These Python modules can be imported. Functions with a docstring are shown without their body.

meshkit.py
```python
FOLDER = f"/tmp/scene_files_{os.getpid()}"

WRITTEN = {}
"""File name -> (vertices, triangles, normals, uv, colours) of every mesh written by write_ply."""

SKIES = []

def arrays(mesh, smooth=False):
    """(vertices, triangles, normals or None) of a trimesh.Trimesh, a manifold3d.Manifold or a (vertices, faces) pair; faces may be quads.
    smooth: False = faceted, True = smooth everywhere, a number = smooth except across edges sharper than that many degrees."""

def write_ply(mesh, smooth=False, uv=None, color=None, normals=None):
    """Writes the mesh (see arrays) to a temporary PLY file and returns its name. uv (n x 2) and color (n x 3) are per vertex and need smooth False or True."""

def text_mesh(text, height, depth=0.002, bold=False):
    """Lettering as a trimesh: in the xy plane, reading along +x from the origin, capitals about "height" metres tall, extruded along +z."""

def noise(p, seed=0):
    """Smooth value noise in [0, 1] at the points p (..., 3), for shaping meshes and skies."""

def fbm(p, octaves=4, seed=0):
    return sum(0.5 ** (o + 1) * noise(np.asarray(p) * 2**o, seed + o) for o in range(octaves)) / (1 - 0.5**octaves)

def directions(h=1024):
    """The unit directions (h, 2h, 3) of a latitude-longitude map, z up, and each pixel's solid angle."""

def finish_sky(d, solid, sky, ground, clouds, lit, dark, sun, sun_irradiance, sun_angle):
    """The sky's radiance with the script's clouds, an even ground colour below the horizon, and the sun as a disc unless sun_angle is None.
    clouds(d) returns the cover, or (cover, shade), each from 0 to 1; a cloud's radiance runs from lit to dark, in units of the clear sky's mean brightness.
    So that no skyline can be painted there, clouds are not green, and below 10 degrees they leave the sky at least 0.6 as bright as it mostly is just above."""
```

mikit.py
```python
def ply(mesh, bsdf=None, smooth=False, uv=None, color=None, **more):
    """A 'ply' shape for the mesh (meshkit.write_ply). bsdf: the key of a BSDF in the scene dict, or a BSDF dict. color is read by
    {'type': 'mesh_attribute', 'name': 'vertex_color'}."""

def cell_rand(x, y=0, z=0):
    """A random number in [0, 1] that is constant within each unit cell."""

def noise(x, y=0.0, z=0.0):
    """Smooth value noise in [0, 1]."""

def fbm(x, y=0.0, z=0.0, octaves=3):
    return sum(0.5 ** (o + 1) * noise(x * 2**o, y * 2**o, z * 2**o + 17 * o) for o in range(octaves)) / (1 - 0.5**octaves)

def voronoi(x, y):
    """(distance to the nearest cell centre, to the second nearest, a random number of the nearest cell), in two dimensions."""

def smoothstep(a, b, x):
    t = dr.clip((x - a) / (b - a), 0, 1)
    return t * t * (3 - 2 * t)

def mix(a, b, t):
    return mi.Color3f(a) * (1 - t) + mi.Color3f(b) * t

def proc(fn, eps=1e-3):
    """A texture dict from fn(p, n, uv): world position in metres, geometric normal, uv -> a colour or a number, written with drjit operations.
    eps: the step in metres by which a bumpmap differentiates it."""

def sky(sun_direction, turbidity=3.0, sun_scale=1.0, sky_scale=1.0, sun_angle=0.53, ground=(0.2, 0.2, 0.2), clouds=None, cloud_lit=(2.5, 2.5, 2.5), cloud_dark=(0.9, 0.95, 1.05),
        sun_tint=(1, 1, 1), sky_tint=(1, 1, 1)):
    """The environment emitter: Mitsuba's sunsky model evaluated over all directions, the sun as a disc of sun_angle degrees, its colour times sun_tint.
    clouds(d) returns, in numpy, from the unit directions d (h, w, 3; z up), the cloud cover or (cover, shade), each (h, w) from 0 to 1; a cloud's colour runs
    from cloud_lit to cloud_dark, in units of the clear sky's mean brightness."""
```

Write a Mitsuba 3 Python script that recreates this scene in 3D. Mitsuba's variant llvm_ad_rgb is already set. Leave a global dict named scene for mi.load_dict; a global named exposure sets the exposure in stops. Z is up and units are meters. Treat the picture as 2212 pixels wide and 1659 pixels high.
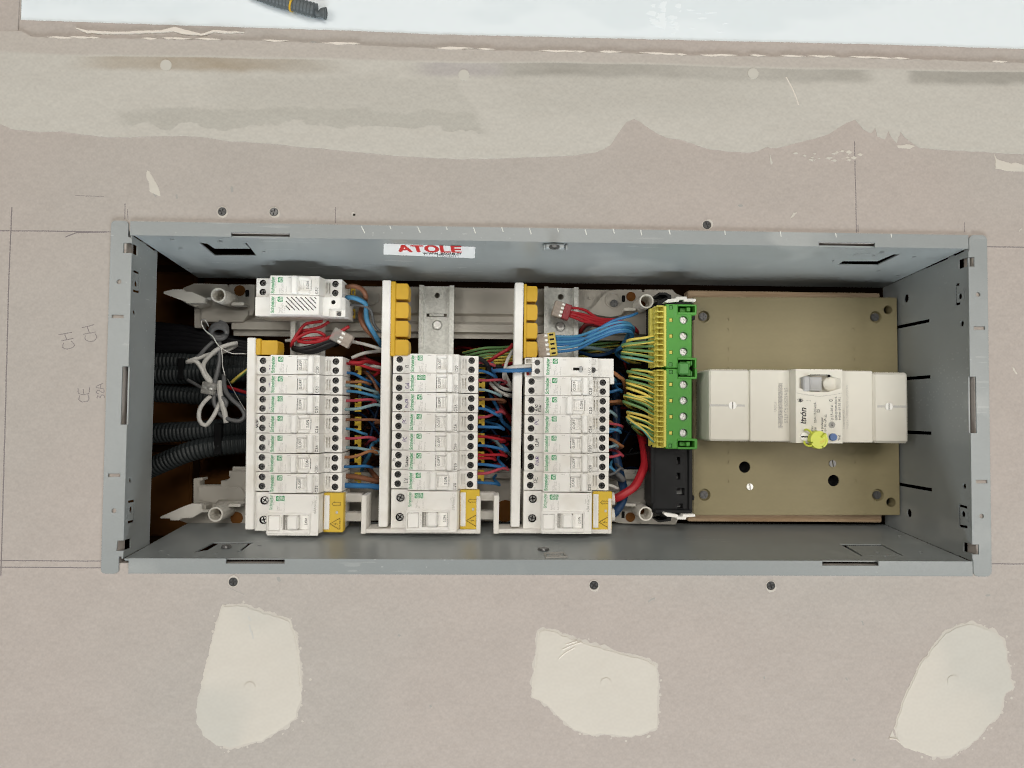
import math, random
import numpy as np
import trimesh
import mitsuba as mi
import drjit as dr
import mikit, meshkit
import manifold3d as m3
from shapely.geometry import Polygon, LineString, Point, box as sbox
from shapely.ops import unary_union
from mikit import proc, noise, fbm, voronoi, smoothstep, mix

T = mi.ScalarTransform4f
scene, labels = {}, {}

# ------------------------------------------------------------------ camera
CR = np.array([[0.9995030950, -0.0094324734, -0.0300764273], [0.0105594766, 0.9992395081, 0.0375353558], [0.0296995031, -0.0378342956, 0.9988425830]])
CC = np.array([-0.0556, -0.6442, -0.0113])
FOC = 1661.0                      # focal length for a picture 2212 wide


def wdir(k):
    return np.array([CR[k][0], CR[k][2], -CR[k][1]])


scene['camera'] = {'type': 'perspective', 'fov': math.degrees(2 * math.atan(1106 / FOC)), 'fov_axis': 'x', 'near_clip': 0.01, 'far_clip': 50.0,
                   'to_world': T().look_at(origin=CC.tolist(), target=(CC + wdir(2)).tolist(), up=(-wdir(1)).tolist())}

# ------------------------------------------------------------------ light: unseen area lights added around the camera
exposure = 0.1


def lamp(key, pos, target, w, h, rad, label):
    scene[key] = {'type': 'rectangle', 'to_world': T().look_at(origin=list(pos), target=list(target), up=[0.01, 0, 1]) @ T().scale([w / 2, h / 2, 1]),
                  'emitter': {'type': 'area', 'radiance': {'type': 'rgb', 'value': list(rad)}}, 'bsdf': {'type': 'diffuse', 'reflectance': {'type': 'rgb', 'value': 0.0}}}
    labels[key] = {'label': label, 'category': 'lamp'}


# the photographer stands in the middle, so the light comes from around: added area lights below and right, room light left and above
lamp('low_area_light', (0.1, -0.72, -1.9), (0, 0, 0.05), 1.7, 0.6, (10.5, 11.4, 11.8), 'unseen cool area light added low in front of the wall, out of frame')
lamp('right_area_light', (1.35, -1.75, -0.1), (0.05, 0, 0), 0.9, 1.0, (5.3, 5.05, 4.65), 'unseen area light added in front of the wall on the right, out of frame')
lamp('left_room_light', (-1.35, -1.85, 0.1), (0, 0, 0), 0.9, 1.0, (5.7, 5.45, 5.0), 'soft light of the room on the left, out of frame')
lamp('upper_room_light', (0.1, -2.4, 1.05), (0, 0, 0), 1.5, 0.9, (6.6, 6.3, 5.8), 'soft light of the room above the camera, out of frame')

# ------------------------------------------------------------------ helpers
ZO = dict(a=(0, 0, 1.58), b=(1300, 0, 1.58), c=(2632, 0, 1.58), d=(0, 800, 2.37), e=(0, 1500, 2.074), f=(600, 1000, 3.318), g=(600, 1500, 2.37),
          h=(940, 1050, 3.687), i=(940, 1370, 3.687), j=(940, 1750, 3.687), k=(1400, 1050, 3.687), l=(1400, 1370, 3.687), m=(1400, 1750, 3.687),
          n=(1950, 1050, 3.687), o=(1950, 1370, 3.687), p=(1950, 1750, 3.687), q=(2350, 1100, 3.318), r=(2350, 1550, 2.765), s=(2700, 1100, 1.58),
          t=(3000, 1400, 3.687), u=(3400, 850, 2.212), v=(3400, 1600, 2.212), w=(600, 2250, 1.106), x=(2500, 2250, 1.4439), A=(394, 788, 1.1090), B=(2441, 866, 1.1697), z=(0, 0, 0.54861))


def ray(tag, x, y):               # direction from the survey camera for a point measured in a survey sheet
    ox, oy, s = ZO[tag]
    px, py = (ox + x / s) * 0.548611, (oy + y / s) * 0.548611
    return CR.T @ np.array([(px - 1106) / FOC, (py - 829.5) / FOC, 1])


def Q(tag, x, y, Y):              # the point at depth Y behind the wall face
    d = ray(tag, x, y)
    t = (Y - CC[1]) / d[2]
    return np.array([CC[0] + d[0] * t, Y, CC[2] - d[1] * t])


def onplane(tag, x, y, p0, n):
    d = ray(tag, x, y)
    d = np.array([d[0], d[2], -d[1]])
    return CC + d * (np.dot(np.subtract(p0, CC), n) / np.dot(d, n))


def numbered(name):
    k, i = name, 0
    while k in used:
        i += 1
        k = f'{name}_{i:03d}'
    used.add(k)
    return k


used = set()


def thing(name, label, cat, group=None, kind=None):
    k = numbered(name)
    labels[k] = {'label': label}
    if cat: labels[k]['category'] = cat
    if group: labels[k]['group'] = group
    if kind: labels[k]['kind'] = kind
    return k


def put(key, mesh, mat, smooth=False, uv=None, tw=None):
    d = mesh if isinstance(mesh, dict) else mikit.ply(mesh, mat, smooth, uv=uv)
    scene[key] = {**d, 'to_world': tw} if tw is not None else d


def part(parent, name, mesh, mat=None, smooth=False, uv=None, tw=None, label=None, kind=None):
    k = numbered(parent + '__' + name)
    put(k, mesh, mat, smooth, uv, tw)
    if label or kind:
        labels[k] = {}
        if label: labels[k]['label'] = label
        if kind: labels[k]['kind'] = kind
    return k


def solo(name, label, cat, mesh, mat, smooth=False, uv=None, group=None, kind=None):
    k = thing(name, label, cat, group, kind)
    put(k, mesh, mat, smooth, uv)
    return k


def mbox(x0, x1, y0, y1, z0, z1):
    return m3.Manifold.cube([abs(x1 - x0), abs(y1 - y0), abs(z1 - z0)]).translate([min(x0, x1), min(y0, y1), min(z0, z1)])


def rbox(x0, x1, y0, y1, z0, z1, c=0.0006):      # chamfered box
    x0, x1 = sorted((x0, x1)); y0, y1 = sorted((y0, y1)); z0, z1 = sorted((z0, z1))
    c = min(c, (x1 - x0) / 2.2, (y1 - y0) / 2.2, (z1 - z0) / 2.2)
    P = []
    for X, sx in ((x0, 1), (x1, -1)):
        for Y, sy in ((y0, 1), (y1, -1)):
            for Z, sz in ((z0, 1), (z1, -1)):
                P += [(X, Y + sy * c, Z + sz * c), (X + sx * c, Y, Z + sz * c), (X + sx * c, Y + sy * c, Z)]
    return m3.Manifold.hull_points(np.array(P))


def mcyl(cx, cz, y0, y1, r, n=24, r2=None):      # cylinder along y
    y0, y1 = sorted((y0, y1))
    c = m3.Manifold.cylinder(y1 - y0, r, r if r2 is None else r2, n)      # r at y0 (front)
    return c.transform(np.array([[1, 0, 0, cx], [0, 0, 1, y0], [0, -1, 0, cz]], float))


def pbox(tag, x0, y0, x1, y1, yf, yb, c=0.0006):  # box whose front face spans two surveyed corners
    a, b = Q(tag, x0, y0, yf), Q(tag, x1, y1, yf)
    return rbox(a[0], b[0], yf, yb, a[2], b[2], c)


def extr(poly, h, engine='earcut'):
    gs = [g for g in getattr(poly, 'geoms', [poly]) if g.geom_type == 'Polygon' and g.area > 1e-12]
    return trimesh.util.concatenate([trimesh.creation.extrude_polygon(g, h, engine='earcut') for g in gs])


def flat(poly, y0, y1):           # shapely polygon in (x, z) made solid between depths y0 < y1
    out = []
    for g in getattr(poly, 'geoms', [poly]):
        if g.is_empty or g.area < 1e-10 or g.geom_type != 'Polygon': continue
        mesh = extr(g, y1 - y0, engine='earcut')
        v = mesh.vertices
        mesh = trimesh.Trimesh(np.stack([v[:, 0], y1 - v[:, 2], v[:, 1]], 1), mesh.faces, process=False)
        out.append(mesh)
    return trimesh.util.concatenate(out)


def mflat(poly, y0, y1):
    return tom(flat(poly, y0, y1))


def tom(mesh):
    mesh = trimesh.Trimesh(mesh.vertices, mesh.faces, process=True)
    return m3.Manifold(m3.Mesh(vert_properties=np.asarray(mesh.vertices, np.float32), tri_verts=np.asarray(mesh.faces, np.uint32)))


def qpoly(tag, pts, Y):
    return Polygon([Q(tag, x, y, Y)[[0, 2]] for x, y in pts]).buffer(0)


def cat(*ms):
    out = []
    for m in ms:
        if hasattr(m, 'to_mesh'):
            mm = m.to_mesh(); m = trimesh.Trimesh(mm.vert_properties[:, :3], mm.tri_verts, process=False)
        out.append(m)
    return trimesh.util.concatenate(out)


def spline(P, step=0.0025):
    P = np.asarray(P, float)
    if len(P) == 2: P = np.array([P[0], (P[0] + P[1]) / 2, P[1]])
    E = np.vstack([2 * P[0] - P[1], P, 2 * P[-1] - P[-2]])
    out = []
    for i in range(1, len(E) - 2):
        a, b, c, d = E[i - 1:i + 3]
        n = max(2, int(np.linalg.norm(c - b) / step))
        t = np.linspace(0, 1, n, endpoint=False)[:, None]
        out.append(.5 * (2 * b + (c - a) * t + (2 * a - 5 * b + 4 * c - d) * t ** 2 + (3 * b - a - 3 * c + d) * t ** 3))
    return np.vstack(out + [P[-1:]])


def tube(P, r, n=8, step=0.0025, rf=None, phase=0.0, cap=True, smooth_path=True):
    S = spline(P, step) if smooth_path else np.asarray(P, float)
    tan = np.gradient(S, axis=0); tan /= np.linalg.norm(tan, axis=1, keepdims=True) + 1e-12
    u = np.cross(tan[0], [0.13, 0.31, 0.94]); u /= np.linalg.norm(u)
    L = np.concatenate([[0], np.cumsum(np.linalg.norm(np.diff(S, axis=0), axis=1))])
    V, UV = [], []
    for i in range(len(S)):
        u = u - tan[i] * np.dot(u, tan[i]); u /= np.linalg.norm(u)
        w = np.cross(tan[i], u)
        a = np.linspace(0, 2 * math.pi, n + 1)
        rr = r if rf is None else rf(L[i])
        V.append(S[i] + rr * (np.cos(a)[:, None] * u + np.sin(a)[:, None] * w))
        UV.append(np.stack([a / (2 * math.pi) + phase, np.full(n + 1, L[i])], 1))
    V, UV = np.vstack(V), np.vstack(UV)
    F = []
    for i in range(len(S) - 1):
        for j in range(n):
            p = i * (n + 1) + j
            F += [(p, p + 1, p + n + 2), (p, p + n + 2, p + n + 1)]
    if cap:
        for ring, flip in ((0, 1), (len(S) - 1, 0)):
            c = len(V); V = np.vstack([V, S[ring]]); UV = np.vstack([UV, [[phase, L[ring]]]])
            for j in range(n):
                p = ring * (n + 1) + j
                F.append((c, p + 1, p) if flip else (c, p, p + 1))
    return trimesh.Trimesh(V, np.array(F), process=False), UV


TXT = {}


def text(s, cap=1.0, bold=False):
    if (s, bold) not in TXT: TXT[s, bold] = meshkit.text_mesh(s, 1.0, 0.05, bold)
    m = TXT[s, bold].copy()
    return m


def txt(s, xb, z0, length, cap, bold=False, shear=0.0, y=0.0, down=False, flatrow=False):
    """Print reading upwards (baseline at x = xb, starting at z0), or level (flatrow), on the face at depth y."""
    m = text(s, bold=bold)
    v = m.vertices.copy()
    v[:, 0] += shear * v[:, 1]
    v[:, 0] -= v[:, 0].min()
    v[:, 0] *= length / v[:, 0].max()
    v[:, 1] *= cap
    dy = y - 0.00002 - (v[:, 2] > 0.02) * 0.00008
    if flatrow: w = np.stack([xb + v[:, 0], dy, z0 + v[:, 1]], 1)
    elif down: w = np.stack([xb + v[:, 1], dy, z0 - v[:, 0]], 1)
    else: w = np.stack([xb - v[:, 1], dy, z0 + v[:, 0]], 1)
    return trimesh.Trimesh(w, m.faces, process=False)


# strokes of a hand-written alphabet, one unit tall, (advance, strokes)
HW = {'A': (.8, [[(0, 0), (.35, 1), (.7, 0)], [(.12, .38), (.6, .38)]]), 'B': (.7, [[(0, 0), (0, 1), (.4, .95), (.45, .7), (.05, .52), (.5, .4), (.45, .05), (0, 0)]]),
      'C': (.75, [[(.6, .88), (.3, 1), (.05, .7), (.02, .3), (.25, .02), (.62, .12)]]), 'D': (.75, [[(0, 0), (0, 1), (.45, .8), (.5, .3), (0, 0)]]),
      'E': (.7, [[(.55, 1), (.05, .95), (0, .05), (.6, 0)], [(.02, .5), (.45, .52)]]), 'F': (.65, [[(.55, 1), (.05, .95), (0, -.1)], [(.02, .5), (.4, .55)]]),
      'G': (.75, [[(.6, .88), (.25, 1), (.02, .5), (.25, 0), (.55, .1), (.58, .45), (.3, .45)]]), 'H': (.8, [[(0, 0), (.05, 1)], [(.03, .5), (.6, .55)], [(.62, 1.05), (.58, -.05)]]),
      'I': (.3, [[(.05, 0), (.1, 1)]]), 'L': (.6, [[(.05, 1), (0, .02), (.5, .05)]]), 'M': (.95, [[(0, 0), (.1, 1), (.4, .3), (.68, 1), (.8, 0)]]),
      'N': (.8, [[(0, 0), (.05, 1), (.55, 0), (.6, 1)]]), 'O': (.8, [[(.3, 1), (.03, .6), (.15, .05), (.5, .1), (.6, .6), (.3, 1)]]),
      'P': (.7, [[(0, -.05), (.05, 1), (.5, .9), (.45, .5), (.05, .45)]]), 'R': (.75, [[(0, 0), (.05, 1), (.5, .9), (.45, .55), (.05, .45), (.6, 0)]]),
      'S': (.65, [[(.5, .9), (.2, 1), (.05, .7), (.45, .4), (.4, .05), (0, .08)]]), 'U': (.75, [[(.02, 1), (.05, .15), (.3, 0), (.55, .2), (.58, 1)]]),
      'V': (.7, [[(0, 1), (.28, 0), (.62, 1)]]), 'i': (.3, [[(.05, 0), (.08, .55)], [(.1, .75), (.13, .8)]]), 'c': (.5, [[(.38, .5), (.15, .6), (.02, .3), (.15, 0), (.42, .1)]]),
      'l': (.35, [[(0, .1), (.18, .9), (.1, .95), (.08, .1), (.28, .05)]]), 'n': (.55, [[(0, 0), (.03, .6)], [(.03, .4), (.25, .62), (.38, .45), (.4, 0)]]),
      's': (.45, [[(.35, .5), (.1, .58), (.08, .35), (.33, .2), (.25, 0), (0, .05)]]), 'e': (.5, [[(.03, .3), (.38, .35), (.25, .6), (.05, .4), (.12, .05), (.4, .08)]]),
      'u': (.55, [[(0, .6), (.05, .1), (.25, 0), (.4, .2), (.42, .6)], [(.4, .2), (.48, 0)]]), 'h': (.55, [[(0, 0), (.08, 1)], [(.03, .35), (.25, .6), (.38, .4), (.4, 0)]]),
      '2': (.65, [[(0, .75), (.2, 1), (.45, .8), (.05, .03), (.55, .05)]]), '3': (.6, [[(.05, .95), (.42, .95), (.15, .58), (.45, .4), (.3, .02), (0, .1)]]),
      'a': (.55, [[(.38, .5), (.12, .58), (.02, .25), (.18, 0), (.38, .3), (.4, .55), (.45, 0)]]), 'r': (.4, [[(0, 0), (.05, .6)], [(.04, .35), (.2, .6), (.35, .55)]]),
      'T': (.6, [[(.25, 0), (.28, 1)], [(0, .97), (.58, 1)]]), ' ': (.35, []), '_': (.7, [[(0, -.1), (.65, -.08)]])}


def hand(s, size, w=0.00035, seed=0, slant=0.0):
    """Shapely strokes in a reading frame (X along the line, Y up)."""
    rg = random.Random(seed)
    X, out = 0.0, []
    for ch in s:
        adv, st = HW[ch]
        for pts in st:
            P = np.array([((X + a) * size + slant * b * size + rg.uniform(-.04, .04) * size, b * size + rg.uniform(-.05, .05) * size) for a, b in pts])
            if len(P) > 2:
                P = spline(np.c_[P, np.zeros(len(P))], size / 4)[:, :2]
            out.append(LineString(P).buffer(w / 2, 2))
        X += adv + rg.uniform(-.05, .08)
    return unary_union(out)


def handmesh(s, size, xb, z0, y, w=0.00035, seed=0, rot=0.0, slant=0.0):
    g = hand(s, size, w, seed, slant)
    m = flat(g, 0, 0.00008)
    v = m.vertices
    X, Y = v[:, 0], v[:, 2]
    c, sn = math.cos(rot), math.sin(rot)
    X, Y = c * X - sn * Y, sn * X + c * Y
    return trimesh.Trimesh(np.stack([xb - Y, y - 0.0001 + v[:, 1], z0 + X], 1), m.faces, process=False)


_a, _b = Q('z', 420, 137, .0016), Q('z', 1600, 158, .0016)
JL = (float(_a[0]), float(_a[2]), float((_b[2] - _a[2]) / (_b[0] - _a[0])))

# ------------------------------------------------------------------ materials
def mat(key, col, rough=0.5, spec=0.4, metallic=0.0, bump=None, **k):
    c = col if isinstance(col, dict) else {'type': 'rgb', 'value': list(col)}
    b = {'type': 'principled', 'base_color': c, 'roughness': rough if isinstance(rough, dict) else float(rough), 'specular': float(spec), 'metallic': float(metallic), **k}
    if bump: b = {'type': 'bumpmap', 'arbitrary': bump[0], 'scale': bump[1], 'bsdf': b}
    scene[key] = {'type': 'twosided', 'bsdf': b}
    return key


def paper(p, n, uv):              # grey card of plasterboard: mottled fibres
    a = fbm(p.x * 45, p.y * 45, p.z * 45, 4)
    f = noise(p.x * 420, p.y * 60, p.z * 420)
    g = noise(p.x * 900, 3.0, p.z * 350)
    big = fbm(p.x * 4 + 3, 0, p.z * 4, 3)
    h = noise(p.x * 760, 5.0, p.z * 760)
    k = 0.88 + 0.08 * a + 0.07 * f + 0.05 * g + 0.07 * h
    c = mix((0.432, 0.383, 0.351), (0.420, 0.384, 0.353), smoothstep(.35, .65, big))
    return c * k * 0.93


def skim(p, n, uv):               # thin filler coat over the joint, scraped and stained
    a = fbm(p.x * 9, 2, p.z * 26, 4)
    f = noise(p.x * 500, 1, p.z * 500)
    wob = 0.003 * (fbm(p.x * 12, 7, 0, 3) - .5)
    zl = JL[1] + (p.x - JL[0]) * JL[2] + wob                                       # the joint that shows as a darker streak
    d = p.z - zl
    streak = smoothstep(-.0075, -.001, d + .003 * fbm(p.x * 60, 1, p.z * 60, 2)) * (1 - smoothstep(.0045, .0060, d))
    ends = smoothstep(-.42, -.36, p.x) * (1 - smoothstep(.258, .282, p.x) * (1 - smoothstep(.300, .312, p.x)))
    gap = smoothstep(-.215, -.165, p.x + .8 * (d + .002)) * (1 - smoothstep(-.135, -.10, p.x))
    streak = streak * ends * (1 - gap) * (0.45 + 0.55 * noise(p.x * 14, 5, 0)) * (0.75 + 0.3 * noise(p.x * 70, 5, p.z * 200))
    tint = mix((0.295, 0.235, 0.165), (0.30, 0.285, 0.255), smoothstep(-.3, -.1, p.x))
    tint = mix(tint, (0.30, 0.27, 0.29), smoothstep(.55, .7, noise(p.x * 17, 3, 1)) * smoothstep(-.15, -.1, p.x) * (1 - smoothstep(.03, .08, p.x)))
    h = p.z - zl                                                                     # below the streak: scraped thin, the grey card shows through
    rag = .016 * (fbm(p.x * 55, 4, p.z * 80, 4) - .5) + .010 * (noise(p.x * 7, 9, 2) - .5)
    z1 = smoothstep(-.375, -.355, p.x + rag) * (1 - smoothstep(-.075, -.062, p.x + .5 * h + .02)) * smoothstep(-.0545, -.0530, h + rag) * (1 - smoothstep(-.042, -.036, h + rag))
    z2 = smoothstep(-.31, -.27, p.x) * smoothstep(-.0475, -.046, h + rag) * (1 - smoothstep(-.016, -.006, h + rag)) * (1 - smoothstep(-.078, -.070, p.x + .7 * h + .02))
    z3 = smoothstep(-.08, -.02, p.x) * (1 - smoothstep(.12, .25, p.x)) * smoothstep(-.046, -.028, h + rag) * (1 - smoothstep(-.006, 0, h))
    thin = dr.maximum(dr.maximum(z1 * (.7 + .6 * a), z2 * .45), z3 * .42)
    upper = smoothstep(.005, .008, d)
    base = mix((0.484, 0.463, 0.422), (0.365, 0.352, 0.315), dr.clip(thin * 0.6, 0, 1))
    base = mix(base, (0.43, 0.405, 0.37), 0.22 * smoothstep(.4, .7, a))
    base = mix(base, (0.44, 0.404, 0.368), upper)
    base = mix(base, tint, dr.clip(streak, 0, 1))
    return base * (0.90 + 0.09 * f + 0.06 * noise(p.x * 850, 2, p.z * 850))


def patchc(p, n, uv):
    a = fbm(p.x * 14, 2, p.z * 10, 3)
    f = noise(p.x * 600, 1, p.z * 600)
    w = smoothstep(.45, .6, fbm(p.x * 7 + 5, 1, p.z * 7, 3))
    return mix((0.555, 0.52, 0.465), (0.505, 0.485, 0.44), w) * (0.95 + 0.05 * a + 0.04 * f)


mat('plasterboard', proc(paper), .9, .15, bump=(proc(lambda p, n, uv: 0.6 * noise(p.x * 500, p.y * 500, p.z * 500) + 0.4 * noise(p.x * 180, 1, p.z * 180), 2e-4), 0.00035))
mat('skim_filler', proc(skim), .9, .15, bump=(proc(lambda p, n, uv: fbm(p.x * 60, 1, p.z * 130, 3), 4e-4), 0.0006))
mat('patch_filler', proc(patchc), .9, .15, bump=(proc(lambda p, n, uv: fbm((p.x + .5 * p.z) * 26, 1, (p.z - .5 * p.x) * 70, 4), 4e-4), 0.0005))
mat('dot_filler', (0.495, 0.475, 0.43), .9, .15)
mat('patch_edge', (0.50, 0.465, 0.42), .9, .15)
mat('torn_paper', (0.66, 0.61, 0.55), .95, .1)
mat('white_wall', proc(lambda p, n, uv: mix((0.70, 0.755, 0.79), (0.66, 0.72, 0.755), smoothstep(.5, .65, fbm(p.x * 9, 3, p.z * 20, 4)))), .7, .2)
mat('white_filler', (0.73, 0.78, 0.81), .8, .2)


def sheet(p, n, uv):
    a = fbm(p.x * 12, p.y * 30, p.z * 12, 4)
    s = smoothstep(.62, .75, fbm(p.x * 18 + 2, p.y * 14, p.z * 18, 3)) * 0.22
    f = noise(p.x * 900, p.y * 900, p.z * 900)
    d = smoothstep(.90, .96, noise(p.x * 330, p.y * 330, p.z * 330)) * smoothstep(.5, .68, fbm(p.x * 8 + 3, p.y * 8, p.z * 8, 3))
    g = smoothstep(.72, .80, noise(p.x * 60, p.y * 420, p.z * 420)) * smoothstep(.58, .7, fbm(p.x * 13, p.y * 13 + 4, p.z * 13, 3))
    return mix((0.240, 0.258, 0.260), (0.42, 0.43, 0.42), dr.clip(s * 1.5 + .5 * d + .25 * g, 0, 1)) * (0.88 + 0.18 * a + 0.05 * f)


mat('grey_sheet', proc(sheet), .36, .5)
mat('breaker_white', proc(lambda p, n, uv: mix((0.785, 0.775, 0.745), (0.73, 0.71, 0.665), smoothstep(.5, .75, fbm(p.x * 55, p.y * 55, p.z * 55, 3))) * (0.97 + 0.04 * noise(p.x * 1500, p.y * 1500, p.z * 1500))), .42, .4)
mat('toggle_white', (0.82, 0.81, 0.78), .35, .45)
mat('frame_plastic', proc(lambda p, n, uv: mi.Color3f(0.40, 0.378, 0.335) * (0.92 + 0.12 * fbm(p.x * 30, p.y * 30, p.z * 30, 3))), .5, .35)
mat('frame_light', (0.60, 0.58, 0.53), .45, .4)
mat('bracket_white', (0.70, 0.68, 0.64), .45, .4)
mat('meter_white', proc(lambda p, n, uv: mi.Color3f(0.66, 0.635, 0.56) * (0.96 + 0.05 * fbm(p.x * 40, p.y * 40, p.z * 40, 3))), .42, .4)
mat('meter_grey', (0.40, 0.40, 0.40), .4, .4)
mat('yellow_plastic', (0.56, 0.335, 0.015), .45, .4)
mat('pale_yellow', (0.64, 0.58, 0.12), .45, .4)
mat('cover_yellow', (0.61, 0.42, 0.04), .4, .4)
mat('green_plastic', proc(lambda p, n, uv: mi.Color3f(0.062, 0.270, 0.034) * (0.92 + 0.14 * fbm(p.x * 60, p.y * 60, p.z * 60, 3))), .42, .4)
mat('green_clip', (0.075, 0.26, 0.06), .42, .4)
mat('black_plastic', proc(lambda p, n, uv: mi.Color3f(0.010, 0.0105, 0.0115) * (0.7 + 0.7 * fbm(p.x * 70, p.y * 70, p.z * 70, 3))), .4, .2)
mat('painted_hole_dark', (0.012, 0.012, 0.012), .9, .1)  # flat black that stands in for the shade inside holes, slots and gaps
mat('slot_grey', (0.30, 0.29, 0.27), .6, .3)
mat('dark_screw', (0.10, 0.10, 0.10), .3, .6, .35)
mat('terminal_metal', (0.105, 0.105, 0.105), .3, .6, .4)
mat('silver_screw', (0.62, 0.62, 0.60), .35, .5, .85)


def zinc(p, n, uv):
    d, e, w = voronoi(p.x * 480, p.z * 480)
    return mi.Color3f(0.56, 0.57, 0.54) * (0.84 + 0.2 * w + 0.1 * noise(p.x * 900, 1, p.z * 900))


mat('galvanised', proc(zinc), .34, .6, .15)
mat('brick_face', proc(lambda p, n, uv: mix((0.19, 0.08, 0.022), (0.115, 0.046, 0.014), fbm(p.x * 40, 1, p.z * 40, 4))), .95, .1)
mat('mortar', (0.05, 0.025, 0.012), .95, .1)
mat('wood', proc(lambda p, n, uv: mix((0.44, 0.33, 0.22), (0.30, 0.20, 0.12), smoothstep(.3, .8, fbm(p.x * 14, p.y * 160, p.z * 260, 4)))), .75, .2)


def boardc(p, n, uv):
    a = fbm(p.x * 10, 2, p.z * 10, 4)
    return mix((0.275, 0.236, 0.137), (0.22, 0.188, 0.102), a) * (1 + .03 * (noise(p.x * 25, 1, p.z * 340) - .5)) * (0.96 + 0.06 * noise(p.x * 700, 1, p.z * 700))


mat('board', proc(boardc), .5, .35)
mat('conduit_light', (0.085, 0.098, 0.105), .5, .4)
mat('conduit_grey', (0.030, 0.036, 0.038), .5, .4)
mat('ink_black', (0.03, 0.03, 0.03), .7, .2)
mat('ink_grey', (0.33, 0.32, 0.30), .7, .2)
mat('ink_pale', (0.50, 0.49, 0.46), .7, .2)
mat('ink_green', (0.03, 0.27, 0.10), .6, .2)
mat('badge_green', (0.01, 0.24, 0.08), .5, .3)
mat('ink_purple', (0.10, 0.05, 0.22), .7, .2)
mat('ink_red', (0.50, 0.03, 0.03), .6, .3)
mat('ink_brown', (0.11, 0.055, 0.02), .7, .2)
mat('pencil', (0.20, 0.175, 0.175), .7, .3)
mat('print_white', (0.80, 0.82, 0.78), .5, .3)
mat('paint_chip', (0.60, 0.60, 0.57), .6, .3)
mat('sticker', (0.76, 0.76, 0.76), .35, .4)
mat('blue_button', (0.02, 0.08, 0.25), .35, .5)
mat('lime', (0.55, 0.60, 0.05), .35, .5)
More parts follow.
